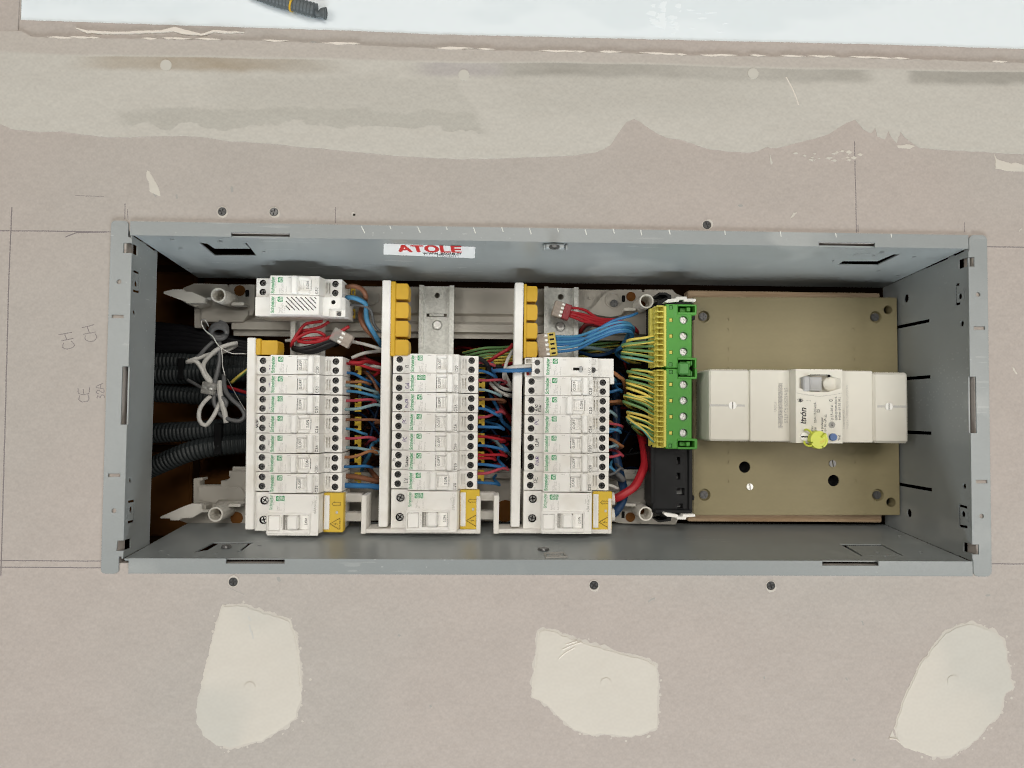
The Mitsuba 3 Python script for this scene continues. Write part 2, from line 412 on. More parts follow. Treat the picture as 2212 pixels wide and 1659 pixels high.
WC = dict(red=(0.36, 0.016, 0.024), pink=(0.40, 0.06, 0.085), brown=(0.20, 0.085, 0.045), orange=(0.30, 0.13, 0.058), blue=(0.028, 0.135, 0.32), sky=(0.06, 0.225, 0.40), pale=(0.20, 0.31, 0.34), black=(0.012, 0.012, 0.014),
          white=(0.54, 0.53, 0.50), grey=(0.115, 0.117, 0.12), deep=(0.15, 0.007, 0.010), navy=(0.010, 0.038, 0.10))  # deep, navy: red and blue with shade mixed in for wires far back
for k_, c_ in WC.items(): mat('wire_' + k_, c_, .42, .4)
mat('wire_steel', (0.55, 0.54, 0.52), .3, .5, .9)


def stripe(p, n, uv):
    q = uv.x + uv.y * 5.5
    q = q - dr.floor(q)
    g = smoothstep(.56, .54, q) * (1 - smoothstep(.95, .99, q))
    return mix((0.68, 0.54, 0.11), (0.12, 0.24, 0.09), g)


def stripe2(p, n, uv):
    q = uv.x + uv.y * 5.5
    q = q - dr.floor(q)
    g = smoothstep(.40, .44, q) * (1 - smoothstep(.95, .99, q))
    return mix((0.54, 0.42, 0.09), (0.12, 0.33, 0.26), g)


mat('wire_earth', proc(stripe), .42, .4)
mat('wire_earth_mint', proc(stripe2), .42, .4)
scene['clear_plastic'] = {'type': 'principled', 'base_color': {'type': 'rgb', 'value': [0.86, 0.85, 0.80]}, 'roughness': 0.18, 'spec_trans': 0.75, 'eta': 1.3}
scene['clear_red'] = {'type': 'twosided', 'bsdf': {'type': 'principled', 'base_color': {'type': 'rgb', 'value': [0.25, 0.02, 0.028]}, 'roughness': 0.2, 'specular': 0.6}}
scene['clear_amber'] = {'type': 'twosided', 'bsdf': {'type': 'principled', 'base_color': {'type': 'rgb', 'value': [0.55, 0.44, 0.11]}, 'roughness': 0.2, 'specular': 0.6}}
scene['clear_smoke'] = {'type': 'twosided', 'bsdf': {'type': 'principled', 'base_color': {'type': 'rgb', 'value': [0.36, 0.31, 0.27]}, 'roughness': 0.15, 'specular': 0.7}}

# ================================================================== the wall
WY = 0.0016                       # face of the plasterboard, just behind the flange of the box
rng = random.Random(7)


def rough_line(pts, amp, step, seed):        # a drawn edge with small raggedness; pts (x, z)
    P = np.asarray(pts, float)
    out = [P[0]]
    for a, b in zip(P[:-1], P[1:]):
        n = max(1, int(np.linalg.norm(b - a) / step))
        for t in np.arange(1, n + 1) / n: out.append(a + (b - a) * t)
    out = np.array(out)
    nz = meshkit.fbm(np.c_[out * 260, np.zeros(len(out))], 3, seed) - .5
    nz2 = meshkit.fbm(np.c_[out * 260 + 50, np.zeros(len(out))], 3, seed + 5) - .5
    return out + np.c_[nz2, nz] * 2 * amp


def wq(tag, pts, Y=WY): return [Q(tag, x, y, Y)[[0, 2]] for x, y in pts]


edge_white = wq('a', [(120, 118), (480, 132), (1100, 152), (1500, 165), (2212, 188)]) + wq('b', [(600, 208), (1200, 222), (2000, 240)]) + wq('c', [(600, 256), (1300, 272), (2212, 300)])
edge_torn = wq('a', [(135, 190), (200, 225), (480, 232), (1100, 240), (1560, 248), (2212, 272)]) + wq('b', [(450, 290), (1000, 308), (1700, 322), (2212, 338)]) + wq('c', [(440, 345), (1000, 350), (1500, 364), (2212, 388)])
lx = edge_white[0][0]
ew = [np.array([lx, .48]), np.array([lx, edge_white[0][1]])] + edge_white[1:]
ew_r = [ew[0]] + list(rough_line(ew[1:], .0004, .002, 3)) + [np.array([1.0, ew[-1][1] - .014])]
et_r = [np.array([lx - .001, edge_torn[0][1]])] + list(rough_line(edge_torn, .0009, .002, 4)) + [np.array([1.0, edge_torn[-1][1] - .014])]
opening = Polygon([tuple(p) for p in ew_r] + [(1.0, .48)]).buffer(0)
strip_zone = Polygon([tuple(p) for p in et_r] + [(1.0, .48), (lx, .48)]).buffer(0)
sheet_poly = sbox(-0.95, -0.62, 0.95, 0.48)
hole = sbox(-0.3592, -0.1374, 0.3598, 0.1374)
SCREWS = [('z', 480, 457), ('z', 592, 458), ('z', 1527, 486), ('z', 504, 1257), ('z', 1283, 1264), ('z', 1665, 1265)]
holes = [Point(*Q(t, x, y, WY)[[0, 2]]).buffer(0.0038, 12) for t, x, y in SCREWS] + [Point(*Q('z', 765, 464, WY)[[0, 2]]).buffer(0.0016, 8)]
wall = thing('wall', 'unfinished grey plasterboard wall with filler patches and pencil lines', None, kind='structure')
board_poly = sheet_poly.difference(strip_zone).difference(hole).difference(unary_union(holes))
part(wall, 'board_sheet', flat(board_poly, WY, WY + .0125), 'plasterboard')
strip = strip_zone.intersection(sheet_poly).difference(opening)
part(wall, 'edge_strip', flat(strip, WY + .0012, WY + .0125), 'plasterboard', label='narrow cut edge strip of the plasterboard below the white surface')
# torn ridges of card along the cut edge
rid = []
for i in range(34):
    t = rng.random()
    k = int(t * (len(et_r) - 4)) + 1
    c = np.array(et_r[k]); L = rng.uniform(.004, .017)
    rid.append(Polygon(rough_line([(c[0] - L, c[1]), (c[0] - L / 3, c[1] + .0007), (c[0] + L, c[1]), (c[0], c[1] - .0011), (c[0] - L, c[1])], .0004, .001, 100 + i)).buffer(0))
ridge = wq('a', [(470, 175), (560, 192), (700, 200), (850, 195), (1000, 190), (1090, 170), (1180, 195), (1250, 212), (1330, 188), (1420, 195), (1520, 200), (1430, 205), (1330, 200), (1250, 222), (1150, 212), (1080, 195), (900, 206), (700, 212), (540, 205)])
rid.append(Polygon(rough_line(ridge + ridge[:1], .0005, .0015, 61)).buffer(0))
part(wall, 'torn_edge', flat(unary_union(rid), WY - .0006, WY + .0016), 'torn_paper', label='pale torn card fibres along the cut edge')

lower = (wq('a', [(-40, 765), (0, 770), (80, 805), (250, 822), (380, 818), (640, 852), (780, 855), (1000, 845), (1200, 848), (1290, 857), (1440, 880), (1560, 885), (2000, 925)])
         + wq('b', [(0, 930), (400, 970), (800, 990), (1000, 988), (1500, 970), (1640, 950), (1700, 930), (1740, 905), (1790, 830), (1840, 762), (1890, 738), (1930, 760), (2000, 810), (2050, 840), (2120, 865)])
         + wq('c', [(0, 860), (90, 875), (180, 905), (260, 930), (400, 945), (500, 950), (560, 938), (612, 912), (640, 922), (700, 915), (880, 870), (1000, 835), (1060, 795), (1110, 762), (1160, 745), (1185, 775), (1210, 805), (1262, 828), (1283, 795), (1298, 850), (1345, 868), (1368, 815), (1392, 860), (1420, 890), (1440, 820), (1465, 855), (1530, 900), (1560, 920), (1750, 935), (1980, 948), (2030, 952), (2212, 960), (2500, 975)]))
lower = rough_line(lower, .0006, .0022, 11)
top = [(p[0], p[1] - .0008) for p in et_r[::-1]]
skim_poly = Polygon([tuple(p) for p in lower] + [tuple(p) for p in top[1:]] + [(-.62, .30)]).buffer(0).intersection(sbox(-.9, .1, .62, .4))
part(wall, 'skim_coat', flat(skim_poly, WY - .00045, WY + .001), 'skim_filler', label='wavy pale coat of joint filler across the top of the wall')
# three filler patches below and small smears
P1 = [(305, 145), (345, 148), (400, 145), (450, 165), (600, 212), (625, 280), (640, 380), (650, 480), (645, 560), (620, 640), (570, 680), (480, 735), (400, 750), (345, 768), (280, 755), (225, 715), (195, 665), (188, 610), (215, 480), (250, 330), (285, 200)]
P2 = [(1682, 262), (1700, 250), (1750, 255), (1820, 290), (1960, 330), (2100, 370), (2160, 385), (2192, 410), (2202, 460), (2198, 580), (2196, 680), (2140, 705), (2080, 718), (1990, 708), (1900, 708), (1840, 690), (1770, 630), (1700, 565), (1655, 545), (1655, 480), (1668, 380)]
P3 = [(1860, 300), (1920, 293), (1980, 315), (2050, 345), (2090, 390), (2108, 450), (2112, 520), (2135, 580), (2130, 605), (2155, 660), (2110, 690), (2085, 740), (2080, 800), (2010, 870), (1960, 930), (1900, 985), (1850, 1010), (1800, 1045), (1700, 1055), (1620, 1030), (1530, 1000), (1490, 960), (1470, 890), (1520, 730), (1620, 520), (1700, 420), (1760, 350)]
patches = []
for i, (tg, P) in enumerate((('w', P1), ('w', P2), ('x', P3))):
    pts = wq(tg, P + P[:1])
    pl = Polygon(rough_line(pts, .0011, .0018, 20 + i)).buffer(0)
    patches.append(pl)
    thin = Polygon(rough_line(wq(tg, P + P[:1]), .0022, .0011, 60 + i)).buffer(.0012).difference(sbox(-1, -1, pl.centroid.x - .02, 1) if i != 1 else Polygon())
    thin = unary_union([thin] + [Point(q[0] + rng.gauss(.001, .0025), q[1] + rng.gauss(-.001, .003)).buffer(rng.uniform(.0003, .0012), 2) for q in rough_line(pts, .001, .002, 9) if rng.random() < .5 and q[0] > pl.centroid.x - .03])
    part(wall, 'feathered_edge', flat(thin, WY - .00012, WY + .0009), 'patch_edge')
    a, b = mflat(pl.buffer(-.0011), WY - .0006, WY + .001), mflat(pl, WY - .00025, WY + .001)
    part(wall, 'filler_patch', a + b, 'patch_filler', label=('leftmost of the three pale filler patches under the box, tall with a straight left edge', 'middle pale filler patch under the box, cut off at its top left', 'rightmost pale filler patch, a leaning oval')[i])
dots = [('w', 425, 505, .0085), ('w', 1975, 487, .0085), ('x', 1807, 625, .0095), ('a', 1035, 408, .0085), ('b', 832, 470, .0086), ('c', 525, 460, .0084)]
for t, x, y, r in dots:
    c = Q(t, x, y, WY)
    part(wall, 'filler_dot', mcyl(c[0], c[2], WY - .0010, WY + .0008, r * .55, 28), 'patch_filler' if t in 'wx' else 'dot_filler', 35)
sm = [('a', [(915, 1060), (935, 1075), (960, 1120), (990, 1180), (1000, 1220), (975, 1210), (930, 1195), (925, 1130), (910, 1090)]), ('c', [(2028, 955), (2040, 990), (2090, 1005), (2130, 1020), (2160, 1012), (2230, 1030), (2230, 1068), (2110, 1065), (2035, 1050)]),
      ('c', [(630, 955), (650, 1015), (640, 1022), (632, 990)]), ('c', [(1420, 905), (1480, 900), (1530, 908), (1500, 928), (1430, 922)]), ('u', [(1350, 128), (1375, 104), (1380, 112), (1356, 132)]), ('u', [(1292, 1310), (1310, 1325), (1340, 1375), (1330, 1380), (1305, 1345)]),
      ('c', [(755, 1365), (775, 1325), (800, 1320), (775, 1350)]), ('x', [(1443, 950), (1466, 905), (1478, 940), (1496, 962), (1475, 955)])]
for i in range(24): 
    cx, cy = 1000 + 180 * rng.random() + 20 * rng.random(), 940 + 65 * rng.random()
    if i > 15: cx, cy = 780 + 240 * rng.random(), 930 + 70 * rng.random()
    r = rng.uniform(5, 22)
    sm.append(('c', [(cx - r, cy), (cx, cy - r * .4), (cx + r, cy - 2), (cx + r * .4, cy + r * .5)]))
part(wall, 'filler_smear', flat(unary_union([Polygon(rough_line(wq(t, P + P[:1]), .0007, .0012, 40 + i)).buffer(0) for i, (t, P) in enumerate(sm)]), WY - .0003, WY + .0008), 'patch_filler')
# ridges on the patches
for tg, pts in (('w', [(1785, 340), (1830, 320), (1868, 308)]), ('w', [(1770, 378), (1800, 352), (1840, 330)]), ('w', [(1800, 318), (1850, 302)]), ('c', [(730, 480), (765, 545), (790, 600), (808, 655)]), ('x', [(1445, 948), (1480, 952), (1500, 968)])):
    part(wall, 'filler_ridge', tube([[*q[:1], WY - .0005, q[1]] for q in wq(tg, pts)], .00055, 6)[0], 'torn_paper', True)


def marks(name, lines, m='pencil', label=None):
    g = []
    for tg, pts, w in lines:
        P = rough_line(wq(tg, pts), .00025, .004, len(g) + 70)
        g.append(LineString(P).buffer(w / 2, 2))
    part(wall, name, flat(unary_union(g), WY - .00012, WY + .0003), m, label=label)


marks('pencil_line', [('d', [(-60, 255), (300, 259), (1028, 268)], .0009), ('d', [(112, 40), (98, 350), (82, 730), (58, 1660)], .0009), ('e', [(52, 0), (35, 600), (8, 1585)], .0009),
                      ('e', [(-60, 1466), (830, 1471)], .0008), ('e', [(-60, 1520), (830, 1526)], .0008), ('d', [(612, 314), (715, 275), (1000, 270)], .0009), ('d', [(1167, 5), (1163, 150)], .0006), ('d', [(1188, 60), (1196, 150)], .0005),
                      ('a', [(2087, 1290), (2087, 1385)], .0006), ('c', [(1158, 880), (1162, 1100), (1170, 1445)], .0007), ('c', [(1178, 1400), (1180, 1445)], .0006), ('u', [(1070, 268), (1480, 275)], .0009), ('v', [(1118, 1370), (1480, 1374)], .0009),
                      ('u', [(880, 60), (880, 140)], .0005), ('a', [(20, 580), (150, 595), (300, 610)], .0005), ('a', [(470, 1217), (645, 1222)], .0004), ('b', [(1375, 705), (1490, 680)], .0004), ('c', [(555, 632), (780, 604)], .0004), ('b', [(2162, 610), (2162, 700)], .0005)],
      label='pencil layout lines around the box')
scuffs = [('a', [(1442, 1165), (1443, 1190)], .0022), ('a', [(960, 1205), (968, 1218)], .0018), ('a', [(1098, 1215), (1100, 1232)], .0016), ('a', [(1945, 270), (1975, 285), (1998, 305)], .0042), ('a', [(1555, 325), (1580, 333)], .0028), ('a', [(595, 350), (598, 385)], .0014),
          ('c', [(440, 1280), (455, 1279)], .0022), ('c', [(835, 386), (860, 383)], .001), ('x', [(78, 172), (92, 160), (112, 152)], .0011), ('x', [(1292, 283), (1299, 303)], .0011), ('x', [(1998, 136), (2015, 134)], .0016), ('x', [(1243, 1070), (1250, 1071)], .002), ('x', [(735, 600), (736, 608)], .0014),
          ('x', [(1200, 605), (1206, 618)], .0011), ('w', [(425, 200), (430, 212)], .002), ('w', [(428, 240), (436, 285)], .0014), ('w', [(549, 30), (553, 38)], .0028), ('c', [(195, 796), (205, 797)], .0014), ('w', [(1074, 277), (1077, 279)], .0018), ('w', [(1210, 585), (1214, 588)], .0015), ('w', [(330, 70), (400, 100)], .0003)]
marks('scuff', scuffs, 'ink_grey', 'small dark nicks and scuffs in the plasterboard')
for tg, pts, w_ in (('w', [(421, 198), (428, 212)], .0016), ('w', [(424, 232), (430, 262)], .0012), ('w', [(434, 262), (440, 290)], .0012), ('w', [(418, 160), (422, 168)], .0006), ('w', [(1972, 474), (1976, 478)], .0006)):
    part(wall, 'patch_nick', flat(LineString(wq(tg, pts)).buffer(w_ / 2, 3), WY - .0008, WY), 'ink_pale')
# pencilled notes, reading upwards
for tg, x, y, s, h, rot in (('d', 700, 1350, 'CH', .0098, .25), ('d', 912, 1278, 'CH', .0098, .28), ('e', 735, 168, 'CE', .0088, .1), ('e', 855, 140, '32A', .0062, .12)):
    c = Q(tg, x, y, WY)
    part(wall, 'pencil_note', handmesh(s, h, c[0], c[2], WY, .00062, len(s) * 7 + int(x), rot), 'pencil', label=f'pencilled note {s}')
for c in holes:                    # torn card rims round the screws
    x, z = c.centroid.x, c.centroid.y
    r0 = .0040 if c.bounds[2] - c.bounds[0] > .005 else .0012
    a = np.linspace(0, 2 * math.pi, 22)
    ph = rng.uniform(0, 6.28)
    rr = r0 + .0018 * np.clip(np.cos(a - ph) * 1.2 - .25, 0, 1) * np.array([rng.uniform(.4, 1) for _ in a]) + .0003; rr[-1] = rr[0]
    part(wall, 'torn_rim', flat(Polygon([(x + q * math.cos(t), z + q * math.sin(t)) for q, t in zip(rr, a)]).buffer(0).difference(Point(x, z).buffer(r0 * .93, 10)), WY - .0004, WY + .0006), 'patch_edge')


def cross_screw(r, h, rot=0, w=.22, depth=.6, pz=False):          # head facing -y at the origin
    b = mcyl(0, 0, 0, h, r * .82, 20, r) + mcyl(0, 0, h * .4, h * 1.6, r, 20)
    cut = mbox(-r * .72, r * .72, -h, h * depth, -r * w / 2, r * w / 2) + mbox(-r * w / 2, r * w / 2, -h, h * depth, -r * .72, r * .72) + mcyl(0, 0, -h, h * depth * 1.1, r * .27, 8)
    b = b - cut
    return b.rotate([0, rot, 0])


sc_ply = mikit.ply(cross_screw(.0036, .0016, 0, .32, 1.0), 'dark_screw', 30)
names = ['black drywall screw above the box, leftmost in the row', 'black drywall screw above the box, second from left', 'black drywall screw above the box, right of centre, touching the flange', 'black drywall screw below the box at the left', 'black drywall screw below the box in the middle', 'black drywall screw below the box at the right in a torn hole']
for (t, x, y), nm in zip(SCREWS, names):
    c = Q(t, x, y, WY)
    k = thing('drywall_screw', nm, 'screw', 'drywall screws around the box')
    scene[k] = {**sc_ply, 'to_world': T().translate([c[0], WY - .0002, c[2]]) @ T().rotate([0, 1, 0], rng.uniform(0, 90)) @ T().rotate([1, 0, 0], rng.uniform(-8, 8))}

# white surface seen through the opening above, with filler smears
WB = .0036
white = thing('white_panel', 'white painted surface behind the cut edge of the plasterboard', None, kind='structure')
part(white, 'face', flat(opening.intersection(sbox(-.95, .2, .95, .48)).buffer(-.0001), WB, WB + .01), 'white_wall')
gl = []
for i in range(26):
    x, y = 1990 + 190 * rng.random(), rng.uniform(-10, 225)
    r = rng.uniform(8, 40)
    gl.append(Polygon(rough_line(wq('b', [(x - r, y), (x - r * .2, y - r * .5), (x + r * .6, y - r * .4), (x + r * .3, y + r * .5), (x - r, y)], WB), .0012, .0015, 300 + i)).buffer(0))
for i in range(7):
    x, y, r = rng.uniform(60, 420), rng.uniform(40, 210), rng.uniform(10, 40)
    gl.append(Polygon(rough_line(wq('c', [(x - r, y), (x, y - r * .15), (x + r, y), (x, y + r * .2), (x - r, y)], WB), .001, .0015, 340 + i)).buffer(0))
part(white, 'filler_smear', flat(unary_union(gl), WB - .00018, WB + .001), 'white_filler', label='scraped filler on the white surface')


def corrugate(P, r, pitch=.0036, amp=.12, n=14):
    return tube(P, r, n, pitch / 6, rf=lambda L: r * (1 - amp * (.5 + .5 * math.cos(2 * math.pi * L / pitch)) ** 2))[0]


cd = thing('cable_conduit', 'short dark corrugated conduit with yellow ring poking out over the white surface', 'conduit')
cp = [Q('a', 1560, -60, -.001), Q('a', 1700, -8, -.002), Q('a', 1830, 28, -.0025), Q('a', 1965, 66, -.003)]
part(cd, 'sleeve', corrugate(cp, .0060, .0030), 'conduit_light', True)
q0, q1 = Q('a', 1812, 22, -.0025), Q('a', 1832, 30, -.0025)
part(cd, 'ring', tube([q0 + (q1 - q0) * .25, q0 + (q1 - q0) * .75], .0065, 18)[0], 'yellow_plastic', 40)
q0 = Q('a', 1955, 68, -.003)
part(cd, 'end_plug', tube([q0, Q('a', 1975, 92, -.002), Q('a', 2000, 82, -.002), Q('a', 2028, 84, -.002)], .004, 12, rf=lambda L: .0022 + .0030 * math.sin(max(0, min(1, (L - .005) / .015)) * math.pi))[0], 'conduit_light', True)

# ================================================================== recess behind the box
recess = thing('recess_back', 'dark brown brick at the back of the wall cavity', None, kind='structure')
BY = .215
part(recess, 'mortar_bed', mbox(-.48, .48, BY + .004, BY + .012, -.25, .25), 'mortar')
bz = -.25
row = 0
while bz < .25:
    bx = -.48 - (.1 if row % 2 else 0)
    while bx < -.22:
        x0, x1 = max(bx, -.48), bx + .198
        if x1 > x0 + .01: part(recess, 'brick', rbox(x0, x1, BY + rng.uniform(-.002, .001), BY + .01, bz, bz + .092, .002), 'brick_face')
        bx += .206
    bz += .1; row += 1
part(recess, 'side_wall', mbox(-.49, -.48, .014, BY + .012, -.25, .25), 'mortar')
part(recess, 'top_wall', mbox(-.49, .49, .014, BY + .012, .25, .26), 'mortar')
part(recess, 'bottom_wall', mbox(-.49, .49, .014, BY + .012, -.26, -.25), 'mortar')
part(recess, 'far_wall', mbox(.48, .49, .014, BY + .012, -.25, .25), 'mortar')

# ================================================================== the steel box
bx = thing('steel_box', 'grey painted sheet steel recessed box with open front and slotted flanges', 'electrical box')
XL, XR, ZT, ZB = -.3545, .3556, .1343, -.1337
ZTB, ZBB, D = .1236, -.1228, .145
TH = .0012
nT = np.array([0, ZTB - ZT, -D]); nT = np.array([0, (ZT - ZTB), D]) / math.hypot(D, ZT - ZTB)
nTop = np.array([0, ZT - ZTB, D]); nTop /= np.linalg.norm(nTop)          # (y, z) normal of the top sheet
nBot = np.array([0, ZBB - ZB, -D]); nBot /= np.linalg.norm(nBot)


def top_uv(tag, x, y): p = onplane(tag, x, y, (0, 0, ZT), nTop); return (p[0], p[1])
def bot_uv(tag, x, y): p = onplane(tag, x, y, (0, 0, ZB), nBot); return (p[0], p[1])
def left_uv(tag, x, y): p = onplane(tag, x, y, (XL, 0, 0), (1, 0, 0)); return (p[1], p[2])
def right_uv(tag, x, y): p = onplane(tag, x, y, (XR, 0, 0), (1, 0, 0)); return (p[1], p[2])


def top_sheet(poly, inward=0.0, th=TH, low=False):      # polygon in (x, depth) laid on the sloping sheet
    m = extr(poly, th, engine='earcut'); v = m.vertices
    if low: z = ZB + (ZBB - ZB) * v[:, 1] / D + inward - v[:, 2]
    else: z = ZT + (ZTB - ZT) * v[:, 1] / D - inward + v[:, 2]
    f = m.faces if not low else m.faces[:, ::-1]
    return trimesh.Trimesh(np.stack([v[:, 0], v[:, 1], z], 1), f, process=False)


def side_sheet(poly, X, sign, th=TH):                     # polygon in (depth, z)
    m = extr(poly, th, engine='earcut'); v = m.vertices
    return trimesh.Trimesh(np.stack([X + sign * v[:, 2], v[:, 0], v[:, 1]], 1), m.faces if sign > 0 else m.faces[:, ::-1], process=False)


def uvpoly(fn, tag, pts): return Polygon([fn(tag, x, y) for x, y in pts]).buffer(0)
def uvline(fn, tag, pts, w): return LineString([fn(tag, x, y) for x, y in pts]).buffer(w / 2, 2, cap_style=2)
def uvdot(fn, tag, x, y, r): c = fn(tag, x, y); return Point(*c).buffer(r, 8)


slotT = [(Q('a', 1437, 1445, 0)[0], Q('a', 1803, 1445, 0)[0]), (Q('c', 935, 1510, 0)[0], Q('c', 1285, 1510, 0)[0])]
slotB = [(Q('z', 488, 1209, 0)[0], Q('z', 615, 1209, 0)[0]), (Q('z', 1776, 1217, 0)[0], Q('z', 1898, 1218, 0)[0])]
# top sheet
tp = sbox(XL + .001, 0.0012, XR - .001, D)
cuts = [sbox(a, 0, b, .0035) for a, b in slotT]
cuts += [uvpoly(top_uv, 'a', [(1245, 1512), (1310, 1565), (1600, 1600), (1565, 1560)])] if False else []
kn1 = [uvpoly(top_uv, 'A', [(432, 185), (470, 191), (500, 212), (655, 212), (630, 187), (640, 187), (685, 245), (503, 245)]), uvdot(top_uv, 'A', 522, 179, .0016), uvdot(top_uv, 'A', 715, 224, .0014)]
kn2 = [uvpoly(top_uv, 'B', [(1000, 208), (1028, 190), (1190, 190), (1186, 210)]), uvpoly(top_uv, 'B', [(1184, 210), (1186, 190), (1262, 158), (1290, 158)]), uvdot(top_uv, 'B', 1205, 148, .0022), uvdot(top_uv, 'B', 1170, 164, .0012), uvdot(top_uv, 'B', 982, 186, .0013), uvline(top_uv, 'B', [(1120, 154), (1262, 158)], .0006), uvline(top_uv, 'B', [(1068, 165), (1100, 152), (1125, 153)], .0005)]
kn3 = [uvdot(top_uv, 'u', x, y, .0021) for x, y in ((440, 358), (298, 521), (40, 575), (130, 480))] + [uvdot(top_uv, 'a', x, y, .002) for x, y in ((1070, 1489), (1125, 1543), (1370, 1500))] + [uvdot(top_uv, 'f', 455, 192, .0025)]
kn4 = [uvline(top_uv, 'h', P, .0011) for P in ([(970, 8), (1270, 12)], [(1335, 12), (1630, 16)], [(1060, 100), (1270, 58)], [(1060, 100), (1680, 112)])]
top_poly = tp.difference(unary_union(cuts + kn1 + kn2 + kn3 + kn4))
top_key = part(bx, 'top_sheet', top_sheet(top_poly), 'grey_sheet')
part(bx, 'knockout_flap', top_sheet(uvpoly(top_uv, 'z', [(470, 528), (525, 527), (531, 531), (470, 531)]).buffer(.0004), -.0012), 'grey_sheet')
# bottom sheet
bp = sbox(XL + .001, 0.0012, XR - .001, D)
bc = [sbox(a, 0, b, .0035) for a, b in slotB]
bc += [uvpoly(bot_uv, 'A', [(410, 1538), (495, 1494), (518, 1500), (470, 1528)]), uvpoly(bot_uv, 'A', [(490, 1494), (668, 1493), (665, 1500), (495, 1501)]), uvpoly(bot_uv, 'A', [(668, 1493), (620, 1530), (610, 1529), (645, 1500)])]
bc += [uvpoly(bot_uv, 'B', [(1010, 1492), (1203, 1494), (1206, 1502), (1040, 1501)]), uvpoly(bot_uv, 'B', [(1195, 1495), (1205, 1494), (1306, 1546), (1296, 1546)]), uvpoly(bot_uv, 'B', [(1010, 1492), (1042, 1500), (1118, 1546), (1110, 1547)]), uvline(bot_uv, 'B', [(1140, 1544), (1290, 1545)], .0007), uvdot(bot_uv, 'B', 1187, 1534, .0014), uvdot(bot_uv, 'B', 1222, 1552, .0014)]
bc += [uvdot(bot_uv, 'g', x, y, .0018) for x, y in ((80, 1588), (140, 1625), (585, 1610), (818, 1590), (1000, 1535))] + [uvdot(bot_uv, 'v', x, y, .0017) for x, y in ((125, 1278), (192, 1310), (500, 1270), (318, 1130))]
part(bx, 'bottom_sheet', top_sheet(bp.difference(unary_union(bc)), low=True), 'grey_sheet')
# left sheet, shallow
lp = Polygon([(0.0012, ZB), (.0505, ZB + .0035), (.0505, ZT - .0035), (0.0012, ZT)])
ls0, ls1 = Q('d', 1150, 1522, 0)[2], Q('e', 1000, 357, 0)[2]
lc = [sbox(0, ls1, .0035, ls0), uvpoly(left_uv, 'd', [(1216, 370), (1285, 398), (1283, 492), (1216, 462)]), uvpoly(left_uv, 'e', [(1005, 1303), (1070, 1283), (1070, 1362), (1005, 1388)])]
lc += [uvline(left_uv, 'd', P, .0021) for P in ([(1245, 632), (1300, 655)], [(1300, 650), (1298, 838)], [(1242, 815), (1300, 832)])] + [uvline(left_uv, 'd', [(1241, 668), (1241, 772)], .0011), uvdot(left_uv, 'd', 1270, 752, .0028), uvdot(left_uv, 'd', 1252, 1018, .0022)]
lc += [uvline(left_uv, 'e', P, .0021) for P in ([(1047, 988), (1100, 978)], [(1098, 975), (1092, 1145)], [(1045, 1155), (1095, 1142)])] + [uvline(left_uv, 'e', [(1045, 1025), (1042, 1122)], .0011), uvdot(left_uv, 'e', 1070, 1048, .0028), uvdot(left_uv, 'e', 1065, 810, .0022)]
lc += [uvline(left_uv, 'd', [(1252, 305), (1325, 352)], .0018), uvline(left_uv, 'd', [(1368, 382), (1452, 446)], .0018), uvline(left_uv, 'e', [(1145, 1385), (1228, 1338)], .0018)]
part(bx, 'left_sheet', side_sheet(lp.difference(unary_union(lc)), XL, -1), 'grey_sheet')
# right sheet
rp = Polygon([(0.0012, ZB), (D, ZBB), (D, ZTB), (0.0012, ZT)])
rs0, rs1 = Q('u', 940, 1400, 0)[2], Q('v', 940, 233, 0)[2]
rc = [sbox(0, rs1, .0035, rs0), uvpoly(right_uv, 'u', [(828, 382), (903, 362), (903, 440), (828, 465)]), uvpoly(right_uv, 'v', [(868, 1182), (948, 1200), (948, 1285), (868, 1262)])]
rc += [uvline(right_uv, 'u', P, .0032) for P in ([(280, 973), (573, 912)], [(360, 1418), (582, 1401)])] + [uvline(right_uv, 'v', P, .0032) for P in ([(360, 224), (590, 234)], [(290, 674), (596, 728)])]
rc += [uvline(right_uv, 'u', P, .0022) for P in ([(803, 600), (834, 598)], [(804, 600), (806, 775)], [(804, 770), (842, 762)])] + [uvline(right_uv, 'u', [(876, 628), (876, 722)], .001), uvdot(right_uv, 'u', 840, 700, .0028), uvdot(right_uv, 'u', 372, 718, .0042), uvdot(right_uv, 'u', 858, 938, .0026)]
rc += [uvline(right_uv, 'v', P, .0022) for P in ([(832, 862), (905, 882)], [(833, 862), (836, 1045)], [(836, 1040), (905, 1052)])] + [uvline(right_uv, 'v', [(908, 920), (912, 1012)], .001), uvdot(right_uv, 'v', 868, 938, .0028), uvdot(right_uv, 'v', 398, 930, .0042), uvdot(right_uv, 'v', 878, 695, .0024)]
rc += [uvline(right_uv, 'u', P, .0022) for P in ([(880, 296), (785, 342)], [(735, 364), (540, 450)], [(385, 517), (270, 570)], [(230, 588), (160, 618)])] + [uvline(right_uv, 'v', P, .0022) for P in ([(950, 1362), (822, 1306)], [(775, 1288), (590, 1216)], [(572, 1208), (440, 1148)], [(420, 1140), (320, 1096)])]
part(bx, 'right_sheet', side_sheet(rp.difference(unary_union(rc)), XR, 1), 'grey_sheet')
# flanges
OX0, OX1, OZ1, OZ0 = -.3715, .3715, .1457, -.1457
gapL, gapR = Q('d', 1198, 165, 0)[0], Q('u', 920, 175, 0)[0]


def rlimit(poly, r): return poly.buffer(-r).buffer(r, 8)


def flange(name, poly, y0=0.0):
    part(bx, name, cat(flat(poly, y0, y0 + TH)), 'grey_sheet')


